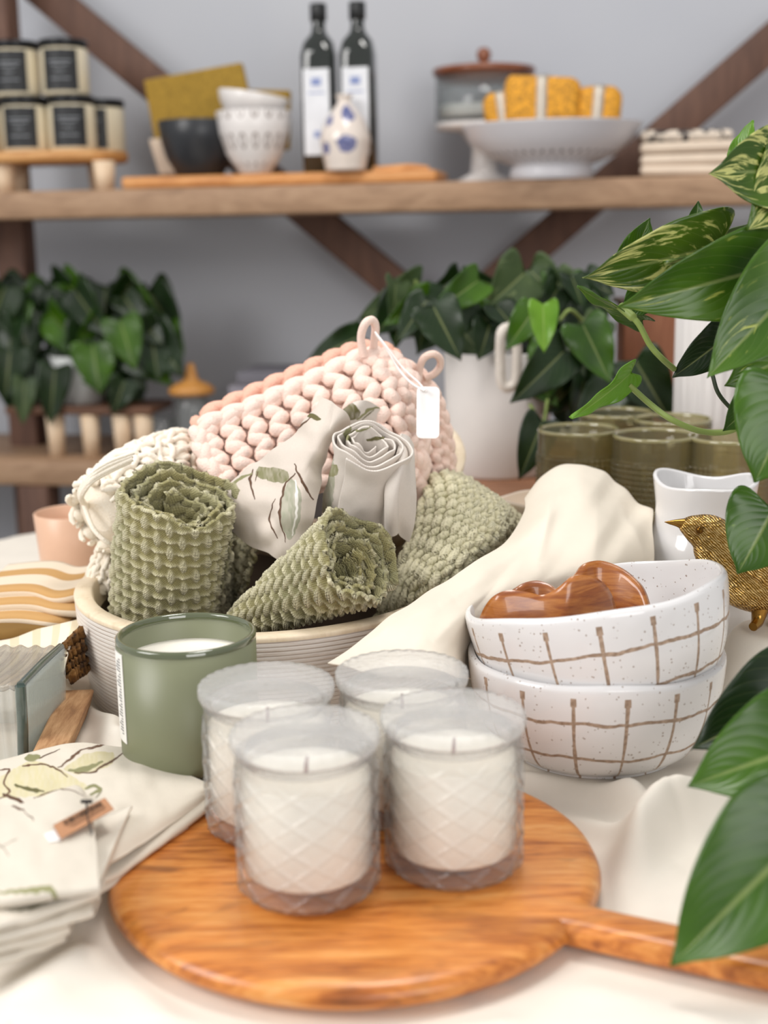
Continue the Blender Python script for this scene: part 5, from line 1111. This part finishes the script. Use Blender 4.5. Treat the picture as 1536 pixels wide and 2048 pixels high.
g.set(col=g.mix(dt, 'dcd7d4', '8e837e'), rough=.3)
T, q, R, r, H = bowlm('dotted_bowl', 'white bowl with rings of grey dots beside the black bowl', 513, 228, 346, 150, 66, .055, g.m)
bowlm('white_bowl', 'plain white bowl tilted on top of the dotted bowl', 506, 205, 262, 142, 70, .055, wg, zbase=zb_+H*.80, tilt=Matrix.Rotation(.16, 3, 'Y'))
# ---- bottles
dg = plain('dark_green_bottle_glass', '0c140d', .07, var=.3, bump=0, coat=1.0); wl = plain('bottle_label', 'd9dade', .5, bump=0); blue = plain('cobalt_glaze', '3c4f8e', .4, bump=0); cap = plain('black_capsule', '0e0f10', .35, bump=0); blul = plain('faded_blue_print', '7f8cb8', .5, bump=0)
def make_bottle(loc, label):
    T = thing('oil_bottle', label, 'bottle', loc, 'dark oil bottles'); w = .0285; H = .262; m = MB(); zs = [(0, .9), (.002, 1), (.185, 1), (.205, .88), (.218, .52), (.225, .40), (.242, .38)]
    th = np.linspace(0, 2*PI, 48, endpoint=False); P = []
    for z, s in zs:
        e = .45 if z < .19 else (.7 if z < .21 else 1.0); P.append(np.stack([w*s*np.sign(np.cos(th))*np.abs(np.cos(th))**e, w*s*np.sign(np.sin(th))*np.abs(np.sin(th))**e, np.full(48, z)], -1))
    P = [np.stack([0*th, 0*th, np.full(48, 0.0)], -1)]+P; m.grid(np.array(P), cu=True); m.build('bottle_body', dg, T, local=True)
    m = MB(); m.lathe([(.0115, .238), (.0135, .240), (.0135, .264), (.0125, .266), (.001, .266)], 32); m.build('capsule', cap, T, local=True)
    m = MB(); m.box((.043, .001, .135), (0, -w-.0008, .095), None, 0); l = m.build('label', wl, T, local=True, smooth=False)
    m = MB(); m.box((.016, .0006, .012), (.0, -w-.0016, .142)); m.box((.010, .0006, .010), (.0, -w-.0016, .060)); m.box((.026, .0006, .002), (.0, -w-.0016, .125)); m.build('label_print', blul, l, local=True, smooth=False); return T
def bp(px, bb): return onshelf(px, zb_+.001, bb)
B_ = make_bottle(bp(646, .085), 'dark green oil bottle with white label, left of the pair'); B_.rotation_euler = (0, 0, math.atan(SL)); WM[B_.name] = Matrix.Translation(bp(646, .085))
dup(B_, bp(722, .085), 'dark green oil bottle with white label, right of the pair', math.atan(SL))
q = bp(693, .028); k = kk(q); g = G('blue_flower_glaze'); v = g.co(); x, y, z = g.sep(v)
an = g.math('ARCTAN2', y, x); a1 = g.math('MULTIPLY', g.math('ADD', an, PI/2), .036)
def blob(ax_, az, r): 
    d1 = g.math('SUBTRACT', a1, ax_); d2 = g.math('SUBTRACT', z, az); return g.math('LESS_THAN', g.math('ADD', g.math('SQRT', g.math('ADD', g.math('MULTIPLY', d1, d1), g.math('MULTIPLY', d2, d2))), g.math('MULTIPLY', g.math('SUBTRACT', g.noise(v, 90, 2), .5), .012)), r)
fl = g.math('MAXIMUM', g.math('MAXIMUM', blob(.003, .040, .014), blob(.008, .088, .014)), g.math('MAXIMUM', blob(-.03, .078, .008), blob(-.032, .035, .008))); fl = g.math('MAXIMUM', fl, blob(.0, .125, .005))
g.set(col=g.mix(g.math('MULTIPLY', fl, g.math('ADD', .55, g.math('MULTIPLY', g.noise(v, 150, 2), .6))), 'dcd0c6', '2f4488'), rough=.2, coat=.4)
T = thing('painted_vase', 'small white vase with blue painted flowers in front of the oil bottles', 'vase', q); H = 145*k
m = MB(); m.lathe([tuple(p) for p in catmull(np.array([(.001, 0), (36*k, 0), (42*k, .01), (48*k, H*.3), (50*k, H*.45), (38*k, H*.68), (20*k, H*.84), (13*k, H*.92), (17*k, H), (14*k, H+.001)]), 50)], 64); m.build('vase_body', g.m, T, local=True)
# ---- glass canister on a white stand
lw_ = wood('walnut_lid', ['5a2f1c', '7c4529', '95593a'], (1, 6, 6), 7, .4, coat=.3); cg = clearglass('canister_glass', (.93, .95, .95), .05, 1.5, .05, (.9, .9, .9), 0, 200, (.35, .4, .4))
c = onshelf(968, 0, .24); k = kk(c); zc = sh(968, 246, .24).z; ztp = sh(968, 155, .24).z; c.z = ZS+.0005; R = 92*k
T = thing('pedestal_stand', 'white ceramic pedestal under the glass canister', 'stand', c); m = MB(); hh = zc-ZS-.001
m.lathe([(.001, 0), (R*.62, 0), (R*.60, .006), (R*.28, .02), (R*.24, hh*.6), (R*.5, hh-.014), (R*.98, hh-.010), (R*1.0, hh), (.001, hh)], 60); m.build('pedestal', wg, T, local=True)
c2 = Vector((c.x, c.y, zc+.0005)); T = thing('glass_canister', 'clear glass canister with a round wooden lid and knob behind the colander', 'canister', c2); hc = ztp-zc
m = MB(); m.lathe([(.001, 0), (R-.003, 0), (R, .004), (R, hc), (R-.003, hc), (R-.004, .008), (.001, .007)], 64); m.build('glass_body', cg, T, local=True)
m = MB(); m.lathe([(.001, hc-.008), (R-.006, hc-.008), (R-.005, hc+.001), (R*1.02, hc+.002), (R*1.06, hc+.008), (R*1.04, hc+.014), (R*.5, hc+.020), (.001, hc+.021)], 64); l = m.build('lid', lw_, T, local=True)
m = MB(); m.lathe([(.008, hc+.018), (.007, hc+.024), (.012, hc+.032), (.0125, hc+.040), (.008, hc+.047), (.001, hc+.049)], 32); m.build('knob', lw_, l, local=True)
m = MB(); m.lathe([(.001, .008), (R-.006, .008), (R-.006, .028), (.001, .034)], 40); m.build('cotton_fill', plain('white_cotton', 'e8e4e0', .9, bump=.5), T, local=True)
# ---- white colander with wrapped soap
g = G('pierced_white_enamel'); u, v, w = g.sep(g.co('UV')); row = g.math('MULTIPLY', v, 22.0); fx = g.math('SUBTRACT', g.math('FRACT', g.math('ADD', g.math('MULTIPLY', u, 44.0), g.math('MULTIPLY', g.math('FLOOR', row), .5))), .5); fz = g.math('SUBTRACT', g.math('FRACT', row), .5)
rr_ = g.math('SQRT', g.math('ADD', g.math('MULTIPLY', fx, fx), g.math('MULTIPLY', fz, fz))); hl = g.math('MULTIPLY', g.math('LESS_THAN', rr_, .2), g.math('MULTIPLY', g.math('GREATER_THAN', v, .22), g.math('LESS_THAN', v, .42)))
g.set(col=g.mix(hl, 'd4d2d6', '77757c'), rough=.3)
c = onshelf(1102, ZS+.0005, .06); k = kk(c); ztc = sh(1102, 250, .06).z; H = ztc-c.z; R = 178*k
T = thing('footed_colander', 'white footed colander bowl heaped with wrapped yellow soaps', 'bowl', c)
m = MB(); m.lathe([(R*.44, 0), (R*.47, .002), (R*.45, .018), (R*.42, .022), (R*.5, H*.3), (R*.72, H*.45), (R*.92, H*.75), (R*.99, H-.002), (R*1.0, H), (R*.97, H), (R*.9, H*.76), (R*.7, H*.48), (R*.5, H*.35), (.001, H*.3)], 96); m.build('bowl_body', g.m, T, local=True)
ym = plain('mustard_printed_paper', 'c98d22', .7, var=.5, sc=220, bump=.3); bandm = plain('cream_paper_band', 'eee2d0', .7, bump=0)
for q, (px, py, w, h, bb, lb, rt) in enumerate([(1085, 210, 150, 92, .05, 'large yellow wrapped soap at the centre of the colander', .02), (1196, 216, 92, 66, .06, 'yellow wrapped soap at the right of the colander', .08), (1008, 222, 78, 56, .06, 'small yellow wrapped soap at the left of the colander', -.15)]):
    p = sh(px, py, bb); k = kk(p); T = thing('wrapped_soap', lb, 'soap', p, 'yellow wrapped soaps', rz()@Matrix.Rotation(rt, 3, 'Y'))
    V, F = rbox(np.array([w/2*k, .03, h/2*k+.006]), .016, 4); m = MB(); V = np.array(V); V[:, 2] *= 1+.08*np.sin(V[:, 0]*90+q); m.add(V, F); s_ = m.build('soap_body', ym, T, local=True)
    V, F = rbox(np.array([10*k, .0315, h/2*k+.0075]), .016, 4); m = MB(); m.add(V, F); m.build('paper_band', bandm, T, local=True)
# ---- pile of folded cloths at the right of the upper shelf
pl = cloth('cream_folded_cotton', 'dccbb8', 1500); g = G('cream_cotton_dark_print'); v = g.co(); g.set(col=g.mix(g.ramp(g.noise(v, 45, 3, .6, 1.5), [(.5, 0.0), (.54, 1.0)]), 'd6c8b8', '2f2b2d'), rough=.9); pp = g.m
for q in range(4):
    c = onshelf(1378-4*q, 0, .07); k = kk(c); m = MB(); V, F = rbox(np.array([(188-6*q)/2*k, .05, .0082]), .0078, 3); V = np.array(V); V[:, 2] += .0015*np.sin(V[:, 0]*60+q*2)
    m.add(V@np.array(SR@Matrix.Rotation(.02*(q % 2), 3, 'Z')).T+np.array([c.x, c.y, ZS+.0095+.0172*q]), F); o = m.build('folded_cloth', pp if q == 3 else pl)
    tag(o, ['cream folded cloth at the bottom of the pile by the variegated leaf', 'cream folded cloth, second from the bottom of the pile', 'cream folded cloth, third from the bottom of the pile', 'cream folded cloth with black print topping the pile on the upper shelf'][q], 'folded cloth', 'folded cloths at the right of the upper shelf')
# ---------------------------------------------------------------- lower shelf
zL = ZL+.0005; random.seed(5)
c = onshelf(200, 0, .10); T = thing('low_stand', 'low brown stand with pale legs under the dark plant on the lower shelf', 'stand', c); k = kk(c); zz = sh(200, 815, .08).z
m = MB(); m.box((300*k, .12, .014), (c.x-.04, c.y, zz), np.array(SR), .003); m.build('stand_top', wood('dark_stand_wood', ['5a3b28', '74503a'], (1, 8, 8), 4, .6), T)
for px in (80, 152, 218, 262): q = onshelf(px, zL, .05); m = MB(); m.lathe([(.001, 0), (.013, 0), (.017, zz-.008-zL), (.001, zz-.008-zL)], 20, q); m.build('leg', pale, T)
whp = plain('white_pot_glaze', 'c9cbc9', .3, bump=0)
q = onshelf(140, zz+.008, .09); k = kk(q); T = thing('white_planter', 'small white pot half hidden by the dark leaves on the lower shelf', 'pot', q); m = MB(); m.lathe([(.001, 0), (40*k, 0), (52*k, .05), (60*k, 95*k), (57*k, 95*k), (48*k, .05), (.001, .04)], 48); m.build('pot', whp, T, local=True)
def bush(T, px0, px1, py0, py1, n, mats, bb, sz=(70, 110), mask=None):
    for i in range(n):
        while True:
            px, py = random.uniform(px0, px1), random.uniform(py0, py1)
            if mask is None or mask(px, py): break
        a = PI/2+random.uniform(-1.0, 1.0); L = random.uniform(*sz); s = random.uniform(-.05, .06); P0 = sh(px, py-L/2, bb+s); P1 = sh(px+L*math.cos(a), py-L/2+L*math.sin(a), bb+s-.02)
        leaf(T, P0, P1, L*.85*mpp(P0), random.choice(mats), twist=random.uniform(-.7, .7), n=(12, 4))
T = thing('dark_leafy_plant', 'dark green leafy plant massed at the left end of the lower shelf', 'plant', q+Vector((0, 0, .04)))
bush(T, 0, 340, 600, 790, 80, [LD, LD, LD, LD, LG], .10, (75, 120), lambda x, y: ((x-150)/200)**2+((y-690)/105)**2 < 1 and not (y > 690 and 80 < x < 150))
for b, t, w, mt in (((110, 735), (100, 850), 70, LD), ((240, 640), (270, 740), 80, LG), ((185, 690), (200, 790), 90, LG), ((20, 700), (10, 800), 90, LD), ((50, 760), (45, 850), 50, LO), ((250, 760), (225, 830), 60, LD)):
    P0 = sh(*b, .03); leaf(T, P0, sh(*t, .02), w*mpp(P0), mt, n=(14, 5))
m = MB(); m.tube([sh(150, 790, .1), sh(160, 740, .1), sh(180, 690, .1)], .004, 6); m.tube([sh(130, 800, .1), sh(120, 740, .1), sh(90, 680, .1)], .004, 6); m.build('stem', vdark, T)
# cruet with honey-coloured top
q = onshelf(365, zL, .08); k = kk(q); T = thing('glass_cruet', 'small glass jar with a cone-shaped golden wood lid on the lower shelf', 'jar', q); zj = sh(365, 785, .08).z-zL
m = MB(); m.lathe([(.001, 0), (30*k, 0), (36*k, .01), (36*k, zj*.8), (24*k, zj), (22*k, zj), (32*k, zj*.78), (32*k, .012), (.001, .01)], 40); m.build('glass_body', cg, T, local=True)
m = MB(); m.lathe([(.001, zj-.004), (44*k, zj-.002), (46*k, zj+.006), (36*k, zj+.014), (15*k, zj+.022), (11*k, zj+.034), (7*k, zj+.05), (.001, zj+.052)], 40); m.build('lid', plain('golden_wood', 'c58a45', .45), T, local=True)
q = onshelf(300, zL, .07); k = kk(q); T = thing('small_glass', 'small clear glass beside the cone-lidded jar', 'glass', q); m = MB(); m.lathe([(.001, 0), (20*k, 0), (26*k, 75*k), (24.5*k, 75*k), (19*k, .01), (.001, .008)], 32); m.build('glass_body', cg, T, local=True)
for n_, (dz, w, cc) in enumerate(((0, 150, '8e8a98'), (1, 146, 'a5a0a6'), (2, 150, '77758c'), (3, 142, 'b0a8a4'), (4, 138, '8b8790'), (5, 110, '6e6c74'))):
    c = onshelf(532+3*(n_ % 2), 0, .14); k = kk(c); hh = .0245; z = zL+hh*(dz+.5); T = thing('book', ['grey-violet book at the bottom of the stack', 'pale grey book, second from the bottom of the stack', 'blue-violet book, third from the bottom of the stack', 'beige-grey book, fourth from the bottom of the stack', 'grey book just under the smallest one', 'small dark grey book on top of the lower-shelf stack'][n_], 'book', (c.x, c.y, z), 'books stacked on the lower shelf')
    R = np.array(SR); m = MB(); m.box((w*k, .13, hh-.002), (c.x, c.y, z), R, .001); m.build('cover', plain('book_cloth_'+str(n_), cc, .7, bump=0), T)
    m = MB(); m.box((w*k+.001, .124, hh-.008), (c.x, c.y, z), R, 0); m.build('pages', bandm, T, smooth=False)
# ---------------------------------------------------------------- the tablecloth itself
xs = np.linspace(-.64, .76, 620); ys = np.linspace(.50, 1.96, 620); X, Y = np.meshgrid(xs, ys)
rr = (np.abs((X-TC[0])/TR[0])**2.3+np.abs((Y-TC[1])/TR[1])**2.3)**(1/2.3); Z = cloth_z(X, Y)
over = np.clip((rr-1.0)*TR[1], 0, None); ang = np.arctan2(Y-TC[1], X-TC[0])
k = np.where(over > 0, (1+.012/np.maximum(rr, 1)*0)/rr, 1.0); drop = over*3.2
X2 = np.where(over > 0, TC[0]+(X-TC[0])*k*(1+.012+.012*np.sin(ang*22)*np.clip(drop*8, 0, 1)), X); Y2 = np.where(over > 0, TC[1]+(Y-TC[1])*k*(1+.012+.012*np.sin(ang*22)*np.clip(drop*8, 0, 1)), Y)
Z2 = np.where(over > 0, .001-drop, Z); blend = np.clip((rr-.985)/.015, 0, 1); Z2 = np.where(over > 0, Z2, Z*(1-blend)+.001*blend); Z2 = np.maximum(Z2, -.30)
P = np.stack([X2, Y2, Z2], -1); U = X*1.0; m = MB(); m.grid(P, np.stack([X, Y], -1))
lin2 = cloth('tablecloth_linen', 'ebe3d7', 9000, bump=.25, coord='UV', var=.03)
o = m.build('tablecloth', lin2); tag(o, 'cream linen tablecloth rumpled over the whole display table', 'tablecloth')
